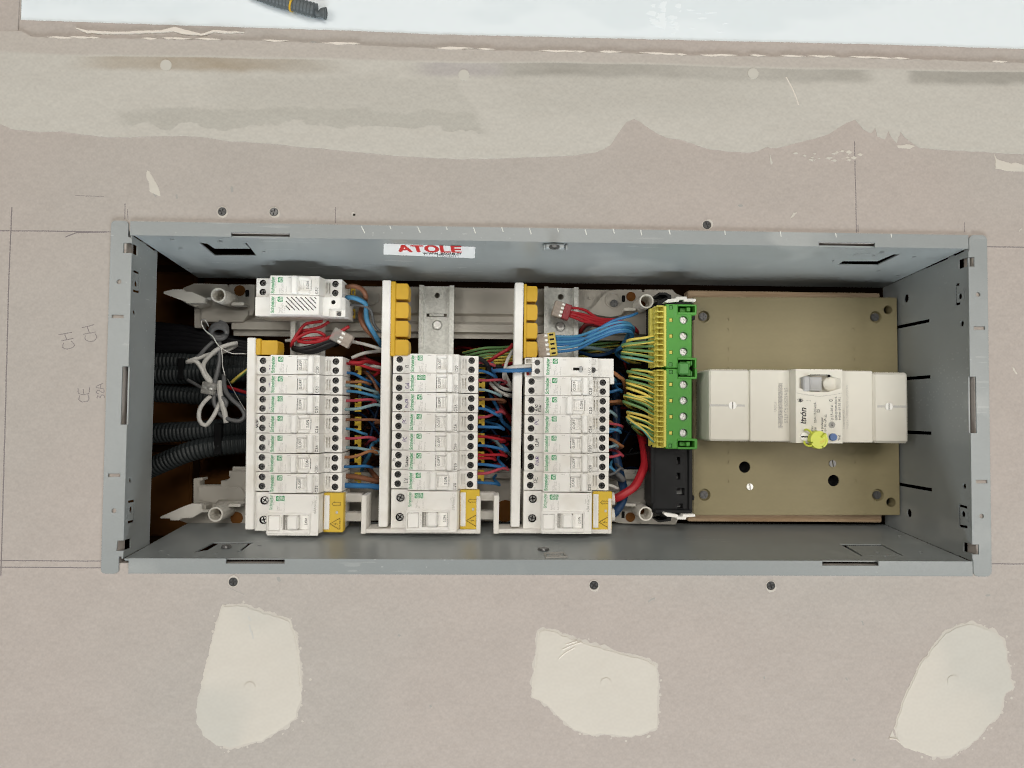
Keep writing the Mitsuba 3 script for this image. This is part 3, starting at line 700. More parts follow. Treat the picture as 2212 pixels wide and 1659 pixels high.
fl = sbox(OX0, OZ0, XL + .0006, OZ1).difference(sbox(gapL, ZT - .002, 0, .2)).difference(sbox(gapL, -.2, 0, ZB + .002))
cl = [sbox(XL - .0045, ls1, 0, ls0)] + [uvh for uvh in (qpoly('d', [(1150, 370), (1230, 370), (1230, 465), (1150, 465)], 0), qpoly('e', [(958, 1303), (1015, 1303), (1015, 1388), (950, 1388)], 0), qpoly('d', [(1042, 1040), (1154, 1042), (1153, 1073), (1042, 1072)], 0), qpoly('e', [(882, 756), (981, 756), (981, 783), (882, 783)], 0))]
cl += [Point(*Q('d', 1110, 732, 0)[[0, 2]]).buffer(.0020), Point(*Q('e', 930, 1060, 0)[[0, 2]]).buffer(.0020)]
flange('left_flange', rlimit(fl, .0035).union(sbox(OX0 + .006, OZ0 + .006, XL + .0006, OZ1 - .015).intersection(fl)).difference(unary_union(cl)))
fr = sbox(XR - .0006, OZ0, OX1, OZ1).difference(sbox(-.2, ZT - .0015, gapR, .2)).difference(sbox(-.2, -.2, gapR, ZB + .0015))
cr = [sbox(XR - .001, rs1, XR + .0046, rs0)] + [qpoly('u', [(895, 358), (966, 358), (966, 442), (895, 442)], 0), qpoly('v', [(935, 1203), (1006, 1203), (1006, 1290), (935, 1290)], 0), qpoly('u', [(960, 962), (1059, 962), (1059, 992), (960, 992)], 0), qpoly('v', [(981, 641), (1080, 641), (1080, 671), (981, 671)], 0)]
cr += [Point(*Q('u', 999, 684, 0)[[0, 2]]).buffer(.0020), Point(*Q('v', 1030, 956, 0)[[0, 2]]).buffer(.0020)]
flange('right_flange', rlimit(fr, .0045).union(sbox(XR - .0006, OZ0 + .015, OX1 - .006, OZ1 - .015).intersection(fr)).difference(unary_union(cr)))
tx0, tx1 = gapL + .0016, gapR - .0007
flange('top_flange', sbox(tx0, ZT - .0006, tx1, OZ1 - .0002).difference(unary_union([sbox(a, 0, b, ZT + .0032) for a, b in slotT])))
flange('bottom_flange', sbox(gapL + .008, OZ0 + .0002, tx1, ZB + .0006).difference(unary_union([sbox(a, ZB - .0034, b, 0) for a, b in slotB])))
# rolled bends between flange and sheet, broken at the slots
def bends(p0, p1, gaps, axis, r=.0011):
    spans, s = [], p0
    for a, b in sorted(gaps): spans.append((s, a)); s = b
    spans.append((s, p1))
    return spans
bd = []
for (a, b) in bends(XL + .002, XR - .002, slotT, 0): bd.append(tube([(a, .0011, ZT + .0004), (b, .0011, ZT + .0004)], .0011, 10, .2, smooth_path=False)[0])
for (a, b) in bends(XL + .002, XR - .002, slotB, 0): bd.append(tube([(a, .0011, ZB - .0004), (b, .0011, ZB - .0004)], .0011, 10, .2, smooth_path=False)[0])
zq = lambda t, x, y: Q(t, x, y, 0)[2]
for (a, b) in bends(ZB + .006, ZT - .006, [(ls1, ls0), (zq('d', 1200, 465), zq('d', 1200, 370)), (zq('e', 1010, 1388), zq('e', 1010, 1303))], 1): bd.append(tube([(XL - .0004, .0011, a), (XL - .0004, .0011, b)], .0011, 10, .2, smooth_path=False)[0])
for (a, b) in bends(ZB + .006, ZT - .006, [(rs1, rs0), (zq('u', 930, 442), zq('u', 930, 358)), (zq('v', 960, 1290), zq('v', 960, 1203))], 1): bd.append(tube([(XR + .0004, .0011, a), (XR + .0004, .0011, b)], .0011, 10, .2, smooth_path=False)[0])
part(bx, 'folded_edge', cat(*bd), 'grey_sheet', True)
# paint nicks along the top flange
nk = []
for tag, pts in (('b', [(195, 1408), (215, 1450)]), ('b', [(545, 1412), (560, 1448)]), ('b', [(892, 1416), (904, 1450)]), ('b', [(1240, 1422), (1250, 1455)]), ('b', [(1586, 1428), (1595, 1460)]), ('b', [(1932, 1432), (1938, 1462)]), ('b', [(372, 1408), (378, 1424)]), ('b', [(722, 1412), (728, 1428)]),
                 ('b', [(1068, 1414), (1076, 1440)]), ('b', [(1414, 1420), (1420, 1442)]), ('b', [(1760, 1424), (1768, 1450)]), ('b', [(2108, 1432), (2114, 1458)]), ('c', [(5, 1430), (10, 1455)]), ('c', [(350, 1435), (354, 1460)]), ('c', [(696, 1440), (700, 1470)]), ('c', [(1040, 1452), (1044, 1475)]), ('c', [(1385, 1455), (1388, 1476)])):
    part(bx, 'paint_nick', flat(LineString([Q(tag, x, y, 0)[[0, 2]] for x, y in pts]).buffer(.0004, 2), -.00008, .0003), 'paint_chip')
# spring clips with screws in the middle of the long sides
for nm, tg, fn, low in (('clip', 'b', top_uv, False), ('clip', 'p', bot_uv, True)):
    if not low:
        c = fn(tg, 1395, 1525); a = fn(tg, 1320, 1540); b = fn(tg, 1470, 1540)
        zz = ZT + (ZTB - ZT) * c[1] / D
        part(bx, 'spring_clip', cat(rbox(a[0], b[0], c[1] - .0005, c[1] + .0035, zz - .0035, zz - .0005), rbox(a[0], a[0] + .002, c[1] - .006, c[1] + .003, zz - .005, zz - .0005), rbox(b[0] - .002, b[0], c[1] - .006, c[1] + .003, zz - .005, zz - .0005), rbox(c[0] - .008, c[0] + .008, c[1] - .007, c[1] - .005, zz - .004, zz - .0005)), 'grey_sheet')
        m = cross_screw(.0045, .0016).rotate([90, 0, 0])
        p = onplane(tg, 1395, 1548, (0, 0, zz - .006), (0, 0, 1))
        part(bx, 'clip_screw', m.rotate([0, 0, 0]).translate([p[0], p[1], zz - .006]), 'dark_screw', 30)
    else:
        p = onplane(tg, 700, 1530, (0, .035, 0), (0, 1, 0))
        zz = ZB + (ZBB - ZB) * .035 / D
        part(bx, 'clip_screw', cat(m3.Manifold.cylinder(.0018, .0052, .0045, 20).translate([p[0], .035, p[2]]), m3.Manifold.cylinder(p[2] - zz, .0018, .0018, 10).translate([p[0], .035, zz])), 'dark_screw', 30)
        g = uvpoly(bot_uv, "p", [(715, 1590), (985, 1580), (1040, 1640), (740, 1650)]).convex_hull
        part(bx, 'spring_clip', top_sheet(g.exterior.buffer(.0007).union(uvline(bot_uv, 'p', [(780, 1620), (955, 1620)], .0012)), .0012, low=True), 'slot_grey')
for tg, x, y, fn in (('g', 690, 1560, bot_uv),):
    c = fn(tg, x, y); zz = ZB + (ZBB - ZB) * c[1] / D
    part(bx, 'clip_screw', m3.Manifold.cylinder(.0022, .0045, .0036, 18).translate([c[0], c[1], zz + .0004]), 'dark_screw', 30)
# maker's sticker on the top sheet
stp = uvpoly(top_uv, 'z', [(833, 527), (1023, 534), (1022, 556), (832, 548)])
sk = part(bx, 'sticker', top_sheet(stp.buffer(.0015), .0004, .0003), 'sticker', label='white sticker with red and black lettering inside the top of the box')
sx0, sy0 = top_uv('z', 858, 547.5); sx1, sy1 = top_uv('z', 1002, 538)


def on_top(s, px0, py0, px1, py1, bold=False):            # level print on the top sheet; baseline towards the depth
    a, b = top_uv('z', px0, py1), top_uv('z', px1, py0)
    m = text(s, bold=bold); v = m.vertices.copy()
    v[:, 0] = (v[:, 0] - v[:, 0].min()) / np.ptp(v[:, 0]); v[:, 1] = (v[:, 1] - v[:, 1].min()) / np.ptp(v[:, 1])
    x = a[0] + (b[0] - a[0]) * v[:, 0]; yy = a[1] + (b[1] - a[1]) * v[:, 1]
    z = ZT + (ZTB - ZT) * yy / D - .00045 - (v[:, 2] > .02) * .0001
    return trimesh.Trimesh(np.stack([x, yy, z], 1), m.faces, process=False)


part(sk, 'lettering', cat(*[on_top('ATOLE', 862 + d, 530 + e, 995 + d, 542.5 + e, True) for d, e in ((-1.2, 0), (1.2, 0), (0, .3))]), 'ink_red')
part(sk, 'small_print', cat(on_top('www.atole.fr', 914, 544, 997, 548.5, True), on_top('PRODUIT', 945, 549.5, 992, 553)), 'ink_black')

# ================================================================== plastic mounting frame behind the breakers
fr_ = thing('mounting_frame', 'beige white plastic mounting frame with two cross beams behind the breakers', 'frame')


def beam(name, xa, xb, prof):                 # profile [(y, z)], swept along x
    pl = Polygon(prof).buffer(0)
    m = extr(pl, xb - xa, engine='earcut'); v = m.vertices
    part(fr_, name, trimesh.Trimesh(np.stack([xa + v[:, 2], v[:, 0], v[:, 1]], 1), m.faces, process=True), 'frame_plastic', 25)


zk = lambda y, Y: Q('k', 1700, y, Y)[2]
x0, x1 = Q('f', 1050, 950, .14)[0], Q('q', 700, 500, .14)[0]
beam('upper_beam', x0, x1, [(.152, zk(305, .152)), (.141, zk(312, .141)), (.140, zk(680, .140)), (.146, zk(720, .146)), (.145, zk(800, .145)), (.137, zk(840, .137)), (.136, zk(950, .136)), (.143, zk(975, .143)), (.143, zk(1045, .143)), (.152, zk(1050, .152))])
zm = lambda y, Y: Q('m', 250, y, Y)[2]
beam('lower_beam', x0, x1, [(.155, zm(335, .155)), (.150, zm(338, .150)), (.149, zm(395, .149)), (.139, zm(400, .139)), (.139, zm(475, .139)), (.145, zm(500, .145)), (.141, zm(620, .141)), (.140, zm(1105, .140)), (.152, zm(1112, .152))])


def tubepost(tag, x, y, rpx, Yf=.100, Yb=.139, par=None):
    c = Q(tag, x, y, Yf); e = Q(tag, x + rpx, y, Yf); r = abs(e[0] - c[0])
    m = mcyl(c[0], c[2], Yf, Yb, r, 32, r * 1.02) - mcyl(c[0], c[2], Yf - .01, Yf + .020, r * .80, 32) - mcyl(c[0], c[2], Yf - .01, Yb + .03, r * .5, 20)
    part(fr_, 'tube_post', m, 'frame_light', 35)
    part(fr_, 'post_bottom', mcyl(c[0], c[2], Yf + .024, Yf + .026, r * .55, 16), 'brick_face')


def plate(tag, pts, yf, yb, m='frame_plastic', name='end_bracket', rd=.0008):
    g = qpoly(tag, pts, yf).buffer(-rd).buffer(rd, 4)
    part(fr_, name, flat(g, yf, yb), m, 25)


# upper left end
plate('f', [(400, 445), (550, 385), (920, 395), (975, 395), (975, 425), (1000, 425), (1000, 398), (1335, 400), (1335, 720), (1310, 800), (1230, 800), (1190, 890), (960, 890), (640, 892), (640, 965), (550, 965), (550, 700), (420, 640)], .136, .15)
plate('f', [(640, 720), (1250, 735), (1250, 795), (1185, 885), (640, 885)], .1335, .137, rd=.0004, name='bracket_rib')
plate('f', [(145, 492), (275, 462), (405, 462), (405, 490), (510, 495), (690, 575), (770, 562), (770, 592), (690, 592), (690, 640), (440, 640), (440, 625), (150, 520)], .112, .118, 'frame_light', 'arrow_fin')
plate('f', [(250, 520), (420, 480), (700, 560), (700, 640), (560, 690), (430, 640)], .1185, .136, name='fin_web')
plate('f', [(1025, 655), (1050, 632), (1195, 632), (1195, 668), (1035, 672)], .120, .137, 'frame_light', 'bracket_tab')
tubepost('f', 860, 537, 97)
part(fr_, 'blind_hole', pbox('f', 1212, 465, 1260, 560, .1355, .14), 'painted_hole_dark'); part(fr_, 'blind_hole', mcyl(*Q('f', 1140, 478, .1355)[[0, 2]], .1355, .14, .0055), 'brick_face', 30)
# lower left end
plate('g', [(385, 910), (470, 905), (470, 930), (440, 930), (440, 975), (640, 975), (640, 930), (690, 930), (725, 905), (725, 845), (870, 845), (870, 1345), (690, 1345), (680, 1325), (660, 1345), (410, 1355), (250, 1300), (385, 1190)], .136, .15)
plate('g', [(430, 990), (820, 990), (865, 1050), (865, 1105), (620, 1110), (590, 1140), (430, 1110)], .1335, .137, rd=.0004, name='bracket_rib')
plate('g', [(72, 1268), (300, 1168), (365, 1145), (460, 1150), (460, 1200), (520, 1205), (520, 1225), (460, 1225), (370, 1275), (255, 1282), (255, 1300), (165, 1300), (165, 1282), (75, 1282)], .112, .118, 'frame_light', 'arrow_fin')
plate('g', [(200, 1250), (370, 1150), (500, 1160), (500, 1220), (380, 1270), (260, 1285)], .1185, .136, name='fin_web')
plate('g', [(705, 1160), (725, 1148), (828, 1150), (820, 1175), (705, 1175)], .120, .137, 'frame_light', 'bracket_tab')
tubepost('g', 588, 1245, 70)
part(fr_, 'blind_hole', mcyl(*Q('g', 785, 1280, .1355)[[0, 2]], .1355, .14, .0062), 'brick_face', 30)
# upper right end
plate('q', [(-10, 330), (60, 230), (150, 160), (240, 135), (590, 135), (590, 165), (620, 165), (620, 135), (985, 135), (1035, 185), (1130, 225), (1130, 320), (800, 330), (730, 360), (560, 380), (430, 400), (300, 470), (180, 490), (30, 470), (-120, 430)], .134, .150)
plate('q', [(285, 460), (720, 350), (720, 640), (285, 640)], .1385, .15, name='bracket_rib')
tubepost('q', 650, 285, 93)
plate('q', [(360, 378), (385, 372), (515, 374), (505, 408), (360, 408)], .120, .135, 'frame_light', 'bracket_tab')
c = Q('q', 215, 275, .1335)
part(fr_, 'screw_dish', mcyl(c[0], c[2], .1328, .1345, .0080, 32) - mcyl(c[0], c[2], .12, .1339, .0070, 32), 'frame_plastic', 35)
c = Q('q', 228, 312, .131)
part(fr_, 'frame_screw', cross_screw(.0039, .0016).translate([c[0], .131, c[2]]), 'dark_screw', 30)
part(fr_, 'blind_hole', mcyl(*Q('q', 445, 225, .1335)[[0, 2]], .1332, .14, .0048), 'brick_face', 30); part(fr_, 'blind_hole', pbox('q', 330, 205, 370, 295, .1333, .14), 'painted_hole_dark')
# lower right end
plate('r', [(160, 1310), (250, 1130), (340, 1110), (560, 1000), (600, 960), (600, 1270), (900, 1330), (860, 1425), (480, 1418), (480, 1395), (468, 1418), (250, 1410), (180, 1390)], .134, .150)
tubepost('r', 533, 1308, 77)
plate('r', [(290, 1200), (310, 1193), (420, 1200), (425, 1228), (295, 1225)], .120, .135, 'frame_light', 'bracket_tab')
part(fr_, 'blind_hole', mcyl(*Q('r', 365, 1345, .1335)[[0, 2]], .1332, .14, .0048), 'brick_face', 30); part(fr_, 'blind_hole', pbox('r', 270, 1282, 305, 1355, .1333, .14), 'painted_hole_dark')
for tg, x, y, r in (('k', 1490, 425, .0022), ('n', 1385, 450, .0022), ('k', 915, 425, .0022)):
    c = Q(tg, x, y, .139)
    part(fr_, 'beam_boss', mcyl(c[0], c[2], .1392, .142, r, 20), 'frame_plastic', 30)
c = Q('k', 230, 450, .139); part(fr_, 'beam_boss', mcyl(c[0], c[2], .1385, .142, .0075, 28), 'frame_plastic', 30)
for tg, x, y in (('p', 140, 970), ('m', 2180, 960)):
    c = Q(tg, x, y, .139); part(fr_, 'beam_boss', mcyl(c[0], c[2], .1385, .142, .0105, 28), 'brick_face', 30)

# ================================================================== galvanised rails
RF = .1265


def rail(label, tag, xa, xb, yt, zb, screws, hole=None, slot=None):
    k = thing('din_rail', label, 'rail', 'mounting rails')
    a, b = Q(tag, xa, yt, RF), Q(tag, xb, yt, RF)
    X0, X1, Z1 = a[0], b[0], a[2]
    w = X1 - X0
    prof = [(0, 0), (.0045, 0), (.0045, .0065), (w - .0045, .0065), (w - .0045, 0), (w, 0), (w, .0012), (w - .0034, .0012), (w - .0034, .0078), (.0034, .0078), (.0034, .0012), (0, .0012)]
    m = extr(Polygon(prof).buffer(0), Z1 - zb, engine='earcut'); v = m.vertices
    body = tom(trimesh.Trimesh(np.stack([X0 + v[:, 0], RF + v[:, 1], Z1 - v[:, 2]], 1), m.faces[:, ::-1], process=True))
    for t, x, y, r in screws[:1] + ([hole] if hole else []):
        c = Q(t, x, y, RF + .0065)
        if hole and (t, x, y, r) == hole: body = body - mcyl(c[0], c[2], RF, RF + .02, r, 20)
        else: body = body - mcyl(c[0], c[2], RF, RF + .02, r * 1.35, 24)
    if slot:
        t, xx0, yy0, xx1, yy1 = slot
        p0, p1 = Q(t, xx0, yy0, RF + .0065), Q(t, xx1, yy1, RF + .0065)
        body = body - mbox(p0[0], p1[0], RF, RF + .02, p0[2], p1[2])
        part(k, 'tongue', rbox(p0[0] + .0028, p1[0] - .0028, RF + .0045, RF + .008, p0[2] - .0004, p1[2] + .0004, .0006), 'galvanised')
    part(k, 'channel', body, 'galvanised')
    for t, x, y, r in screws:
        c = Q(t, x, y, RF + .004)
        part(k, 'dimple', mcyl(c[0], c[2], RF + .0063, RF + .0092, r * 1.75, 32, r * 1.35) - mcyl(c[0], c[2], RF, RF + .0088, r * 1.62, 32, r * 1.2), 'galvanised', 35)
        part(k, 'rail_screw', cross_screw(r, .0016, 20).translate([c[0], RF + .005, c[2]]), 'silver_screw', 30)


rail('galvanised steel mounting rail above the middle column of breakers', 'k', 925, 1432, 265, -.11, [('k', 1183, 848, .0040)], ('k', 1185, 418, .0028), ('k', 1030, 680, 1325, 732))
rail('galvanised steel mounting rail above the right column, behind the red and yellow connectors', 'n', 712, 1210, 290, -.11, [('n', 946, 868, .0040)], ('n', 950, 440, .0030))
rail('steel mounting rail behind the left column of breakers, mostly hidden', 'h', 765, 1270, 300, -.11, [('h', 1050, 815, .0036)])

# ================================================================== modular devices
M = .001
FY = .068                          # depth of the device fronts


def prism(profile, h):            # (x, y) profile in mm, from z = 0 down to -h mm
    pl = Polygon(profile)
    def ex(p, z0, z1):
        m = extr(p, (z1 - z0), engine='earcut'); v = m.vertices
        return tom(trimesh.Trimesh(np.stack([v[:, 0], v[:, 1], v[:, 2] - z1], 1) * M, m.faces, process=True))
    soft = pl.buffer(-.35).buffer(.35, 3)
    return ex(soft.buffer(-.3), 0.0, h) + ex(soft, .3, h - .3)


def mb(x0, x1, y0, y1, z0, z1): return mbox(x0 * M, x1 * M, y0 * M, y1 * M, z0 * M, z1 * M)
def rb(x0, x1, y0, y1, z0, z1, c=.4): return rbox(x0 * M, x1 * M, y0 * M, y1 * M, z0 * M, z1 * M, c * M)
def cy(x, z, y0, y1, r, n=22): return mcyl(x * M, z * M, y0 * M, y1 * M, r * M, n)
def line2(pts, w, y=0.0):          # printed line, mm
    return flat(LineString([(a * M, b * M) for a, b in pts]).buffer(w * M / 2, 2), y * M - .0001, y * M - .00002)


PROF = [(-16.9, 16), (0, 16), (.5, 0), (45.5, 0), (47.6, 16), (63.6, 16), (63.6, 57), (-16.9, 57)]
SPOT = [(-10.7, -4.5), (-10.7, -13.1), (57.2, -4.5), (57.2, -13.1)]


def house():                       # badge emblem, reading frame, 4.7 mm
    sq = sbox(0, 0, 4.7, 4.7).buffer(-.5).buffer(.5, 4)
    roof = LineString([(.9, .8), (.9, 2.5), (2.35, 3.9), (3.8, 2.5), (3.8, .8), (1.9, .8), (1.9, 2.1), (2.9, 2.1)]).buffer(.24, 2, join_style=2)
    return sq, roof


def rd(poly, xb, z0, y0, y1):      # reading frame (mm) -> upright print
    m = flat(poly, 0, 1); v = m.vertices
    return trimesh.Trimesh(np.stack([(xb - v[:, 2]) * M, y0 * M + (y1 - y0) * M * v[:, 1], (z0 + v[:, 0]) * M], 1), m.faces, process=False)


SQ, ROOF = house()
BADGE = mikit.ply(rd(SQ, 12.3, -6.3, -.10, -.01), 'badge_green')
EMBLEM = mikit.ply(rd(ROOF, 12.3, -6.3, -.16, -.10), 'print_white')
BADGE2 = mikit.ply(rd(sbox(0, 0, 4.7, 2.6).buffer(-.4).buffer(.4, 3), 15.2, -6.3, -.10, -.01), 'badge_green')
EMBLEM2 = mikit.ply(txt('XP', 14.7 * M, -5.6 * M, .0033, .0016, True, y=-.0001), 'print_white')
BRAND = mikit.ply(cat(txt('Schneider', 4.5 * M, -16.7 * M, .0154, .0030, True), txt('Schneider', 4.4 * M, -16.6 * M, .0154, .0030, True)), 'ink_green')
BRAND2 = mikit.ply(txt('Electric', 6.3 * M, -11.2 * M, .0092, .0013), 'ink_grey')
WELL = mikit.ply((mcyl(0, 0, -.0018, .0012, .00316, 22) - mcyl(0, 0, -.01, .0006, .0029, 22)), 'painted_hole_dark')  # black liner paints the dark into the white screw hole
SCREW = mikit.ply(cross_screw(.0026, .0012, 0, .34, .9), 'terminal_metal', 30)
BIGSCREW = mikit.ply(cross_screw(.0033, .0012, 0, .36, .8), 'silver_screw', 30)


def small_print(rating):
    return cat(txt('Resi9', 10.1 * M, -16.8 * M, .0052, .0012), line2([(10.9, -16.8), (10.9, -8.2)], .22), txt('DM  ' + rating, 12.9 * M, -16.8 * M, .0085, .0012), txt('R9PFC6' + rating[1:], 15.9 * M, -16.8 * M, .0072, .0010), line2([(16.9, -1.6), (20.2, -1.6)], .4))


def white_body(slots=True):
    b = prism(PROF, 17.5)
    for x, z in SPOT: b = b - cy(x, z, 10, 20, 3.1)
    b = b - mb(48.6, 49.9, 10, 19, -13.7, -3.5) - mb(51.1, 52.4, 10, 19, -13.7, -3.5)
    return b


def seams():
    return cat(line2([(-16.6, -4.5), (-13.9, -4.5)], .14, 16), line2([(-7.5, -4.5), (-.4, -4.5)], .14, 16), line2([(60.4, -4.5), (63.4, -4.5)], .14, 16), txt('N', -5.2 * M, -16.9 * M, .0016, .0020, y=16 * M), txt('N', 53.9 * M, -16.9 * M, .0016, .0020, y=16 * M), rd(sbox(0, 0, 5.2, 2.2), 45.0, -7.4, -.06, -.01) if False else line2([(42.2, -6.5), (42.2, -2.2)], .25), txt('3000/3', 44.9 * M, -7.2 * M, .0052, .0013))


B_OFF = white_body() - mb(25.6, 35.6, -1, 2.6, -13.6, -3.9)
B_ON = white_body() - mb(27.2, 38.2, -1, 2.6, -13.6, -3.9)
SH_OFF = [rb(25.1, 35.2, -2.0, .3, -3.8, -.5, .9), rb(25.1, 35.2, -2.0, .3, -17.2, -13.7, .9)]
SH_ON = [rb(26.2, 37.2, -2.0, .3, -3.8, -.5, .9), rb(26.2, 37.2, -2.0, .3, -17.2, -13.7, .9)]
DEV = {False: dict(body=mikit.ply(B_OFF, 'breaker_white', 30), shroud=mikit.ply(cat(*SH_OFF), 'breaker_white'), toggle=mikit.ply(cat(rb(35.4, 40.9, -5.0, .5, -17.0, -.5, 1.0)), 'toggle_white'),
                   drum=mikit.ply(cat(rb(25.7, 31.0, .1, 2.6, -13.5, -4, .2), rb(31.1, 35.5, .5, 2.6, -13.5, -4, .2)), 'toggle_white'), drum_rib=mikit.ply(cat(mb(31.9, 32.3, .3, .6, -13, -4.5), mb(33.6, 34.0, .3, .6, -13, -4.5)), 'ink_pale'),
                   word=mikit.ply(cat(txt('O.OFF', 29.4 * M, -13.1 * M, .0087, .0024, True, y=.1 * M), line2([(25.5, -13.7), (25.5, -3.8)], .5)), 'ink_black')),
       True: dict(body=mikit.ply(B_ON, 'breaker_white', 30), shroud=mikit.ply(cat(*SH_ON), 'breaker_white'), toggle=mikit.ply(cat(rb(20.7, 26.3, -5.0, .5, -17.0, -.5, 1.0)), 'toggle_white'),
                  drum=mikit.ply(cat(rb(32.4, 38.1, .1, 2.6, -13.5, -4, .2), rb(27.3, 32.3, .5, 2.6, -13.5, -4, .2)), 'toggle_white'), drum_rib=mikit.ply(cat(mb(28.6, 29.0, .3, .6, -13, -4.5), mb(30.6, 31.0, .3, .6, -13, -4.5)), 'ink_pale'),
                  word=mikit.ply(cat(txt('I.ON', 36.2 * M, -12.0 * M, .0070, .0024, True, y=.1 * M), line2([(38.1, -13.7), (38.1, -3.8)], .5)), 'ink_black'))}
SEAM = mikit.ply(seams(), 'ink_pale')
RAT = {}
SMALL = {}


def screws_on(k, tw, spots, dict_, y, name='terminal_screw'):
    for x, z in spots:
        t0 = tw @ T().translate([x * M, y * M, z * M])
        part(k, name, dict_, tw=t0 @ T().rotate([0, 1, 0], rng.uniform(0, 90)))
        part(k, 'terminal_well', WELL, tw=t0)


def note(k, tw, s, xb, z0, size, ink, seed, y=16, w=.46, rot=0.0):
    part(k, 'hand_note', handmesh(s, size * M, xb * M, z0 * M, y * M, w * M, seed, rot), ink, tw=tw, label=f'handwritten {s.replace("_", "")}')


def breaker(tw, rating, on, label, group, notes=(), xp=False):
    k = thing('circuit_breaker', label, 'circuit breaker', group)
    d = DEV[on]
    for nm in ('body', 'shroud', 'toggle', 'drum', 'drum_rib'): part(k, nm, d[nm], tw=tw)
    part(k, 'state_print', d['word'], tw=tw)
    part(k, 'maker_print', BRAND, tw=tw); part(k, 'maker_print', BRAND2, tw=tw)
    bk = part(k, 'badge', BADGE, tw=tw); part(bk, 'emblem', EMBLEM, tw=tw)
    if xp:
        bk = part(k, 'badge', BADGE2, tw=tw); part(bk, 'emblem', EMBLEM2, tw=tw)
    if rating not in RAT:
        RAT[rating] = mikit.ply(txt(rating, 44.7 * M, -16.7 * M, .0062, .0025, True), 'ink_black')
        SMALL[rating] = mikit.ply(small_print(rating), 'ink_grey')
    part(k, 'rating_print', RAT[rating], tw=tw); part(k, 'small_print', SMALL[rating], tw=tw); part(k, 'seam_print', SEAM, tw=tw)
    screws_on(k, tw, SPOT, SCREW, 18.2)
    for i, (s, xb, z0, sz, ink, *ro) in enumerate(notes): note(k, tw, s, xb, z0, sz, ink, 1000 + len(used) + i, rot=ro[0] if ro else 0.0)
    return k


# ---- residual current devices
RPROF = [(-16.9, 16), (-.8, 16), (0, 0), (45.5, 0), (47.6, 14.5), (63.6, 14.5), (63.6, 57), (-16.9, 57)]
r_b = prism(RPROF, 35.8)
r_b = r_b - cy(-8.2, -7.5, 10, 18.5, 3.7) - cy(-8.6, -25.6, 10, 18.5, 3.7)
r_b = r_b + rb(-1.4, 38.6, -1.8, .5, -36.4, -16.6, .9) + rb(-1.0, 45.4, -.6, 2, -37.6, -34.5, .5)
r_b = r_b - mb(.2, 10.9, -4, 1.4, -33.4, -19.4) - mb(13.7, 37.2, -4, 2.2, -32.4, -18.8)
R_BODY = mikit.ply(r_b, 'breaker_white', 30)
R_BUTTON = mikit.ply(rb(.6, 10.6, -1.5, 1.6, -33.1, -19.7, .5), 'toggle_white')
R_TOGGLE = mikit.ply(cat(rb(18.0, 28.0, -5.2, 1.5, -32.2, -19.0, 1.6)), 'toggle_white')
R_DRUM = mikit.ply(cat(rb(28.2, 36.9, .6, 2.4, -32.2, -19.0, .2)), 'toggle_white')
R_SLOT = mikit.ply(cat(mb(14.0, 14.9, 1.4, 2.3, -32.2, -19), mb(16.0, 16.6, 1.4, 2.3, -32.2, -19)), 'slot_grey')
R_WORD = mikit.ply(cat(txt('I.ON', 35.2 * M, -28.2 * M, .0062, .0021, True, y=.6 * M), line2([(37.0, -32.2), (37.0, -19)], .4, .6), line2([(.3, -19.5), (10.8, -19.5)], .35, -1.2)), 'ink_black')
R_SMALL = mikit.ply(cat(txt('Resi9', 8.7 * M, -15.5 * M, .0048, .0012), line2([(9.6, -15.6), (9.6, -7.2)], .22), txt('ID', 11.6 * M, -15.5 * M, .0018, .0013), txt('R9PRC263', 14.9 * M, -15.5 * M, .0072, .0010), txt('Test mensuel', 13.0 * M, -30.5 * M, .0098, .0011, y=-1.8 * M)), 'ink_grey')
R_BRAND = mikit.ply(txt('Schneider', 3.6 * M, -14.3 * M, .0136, .0027, True), 'ink_green')
R_BRAND2 = mikit.ply(txt('Electric', 5.3 * M, -9.6 * M, .0080, .0012), 'ink_grey')
R_COVER = mikit.ply(cat(rb(47.9, 66.2, 10.6, 14.6, -36.0, .4, .5), rb(48.2, 66.0, 14, 22, -35.6, 0, .3)), 'cover_yellow')
R_INNER = mikit.ply(rb(48.3, 53.3, 9.8, 12.5, -33.4, -1.9, .4), 'breaker_white')
ar = Polygon([(0, 3.7), (2.4, 0.9), (2.4, 1.9), (1.0, 1.9), (1.0, -3.7), (-1.0, -3.7), (-1.0, 1.9), (-2.4, 1.9), (-2.4, .9)]).buffer(0)
tri = Polygon([(-4.6, -3.9), (4.6, -3.9), (0, 4.0)]).buffer(.4, 3)
bolt = LineString([(.3, 1.6), (-.7, -.2), (.5, -.2), (-.3, -2.6)]).buffer(.22, 2)
ar_o = ar.buffer(.42, 3).difference(ar.buffer(-.02))
tri_o = tri.buffer(.35, 3).difference(tri.buffer(-.25))
R_SYMB = mikit.ply(cat(rd(ar_o, 59.3, -9.7, 10.44, 10.58), rd(unary_union([tri_o, bolt]), 58.8, -28.2, 10.44, 10.58)), 'ink_brown')
R_DOT = mikit.ply(rb(59.0, 61.2, 10.3, 11, -18.9, -16.4, .3), 'ink_pale')


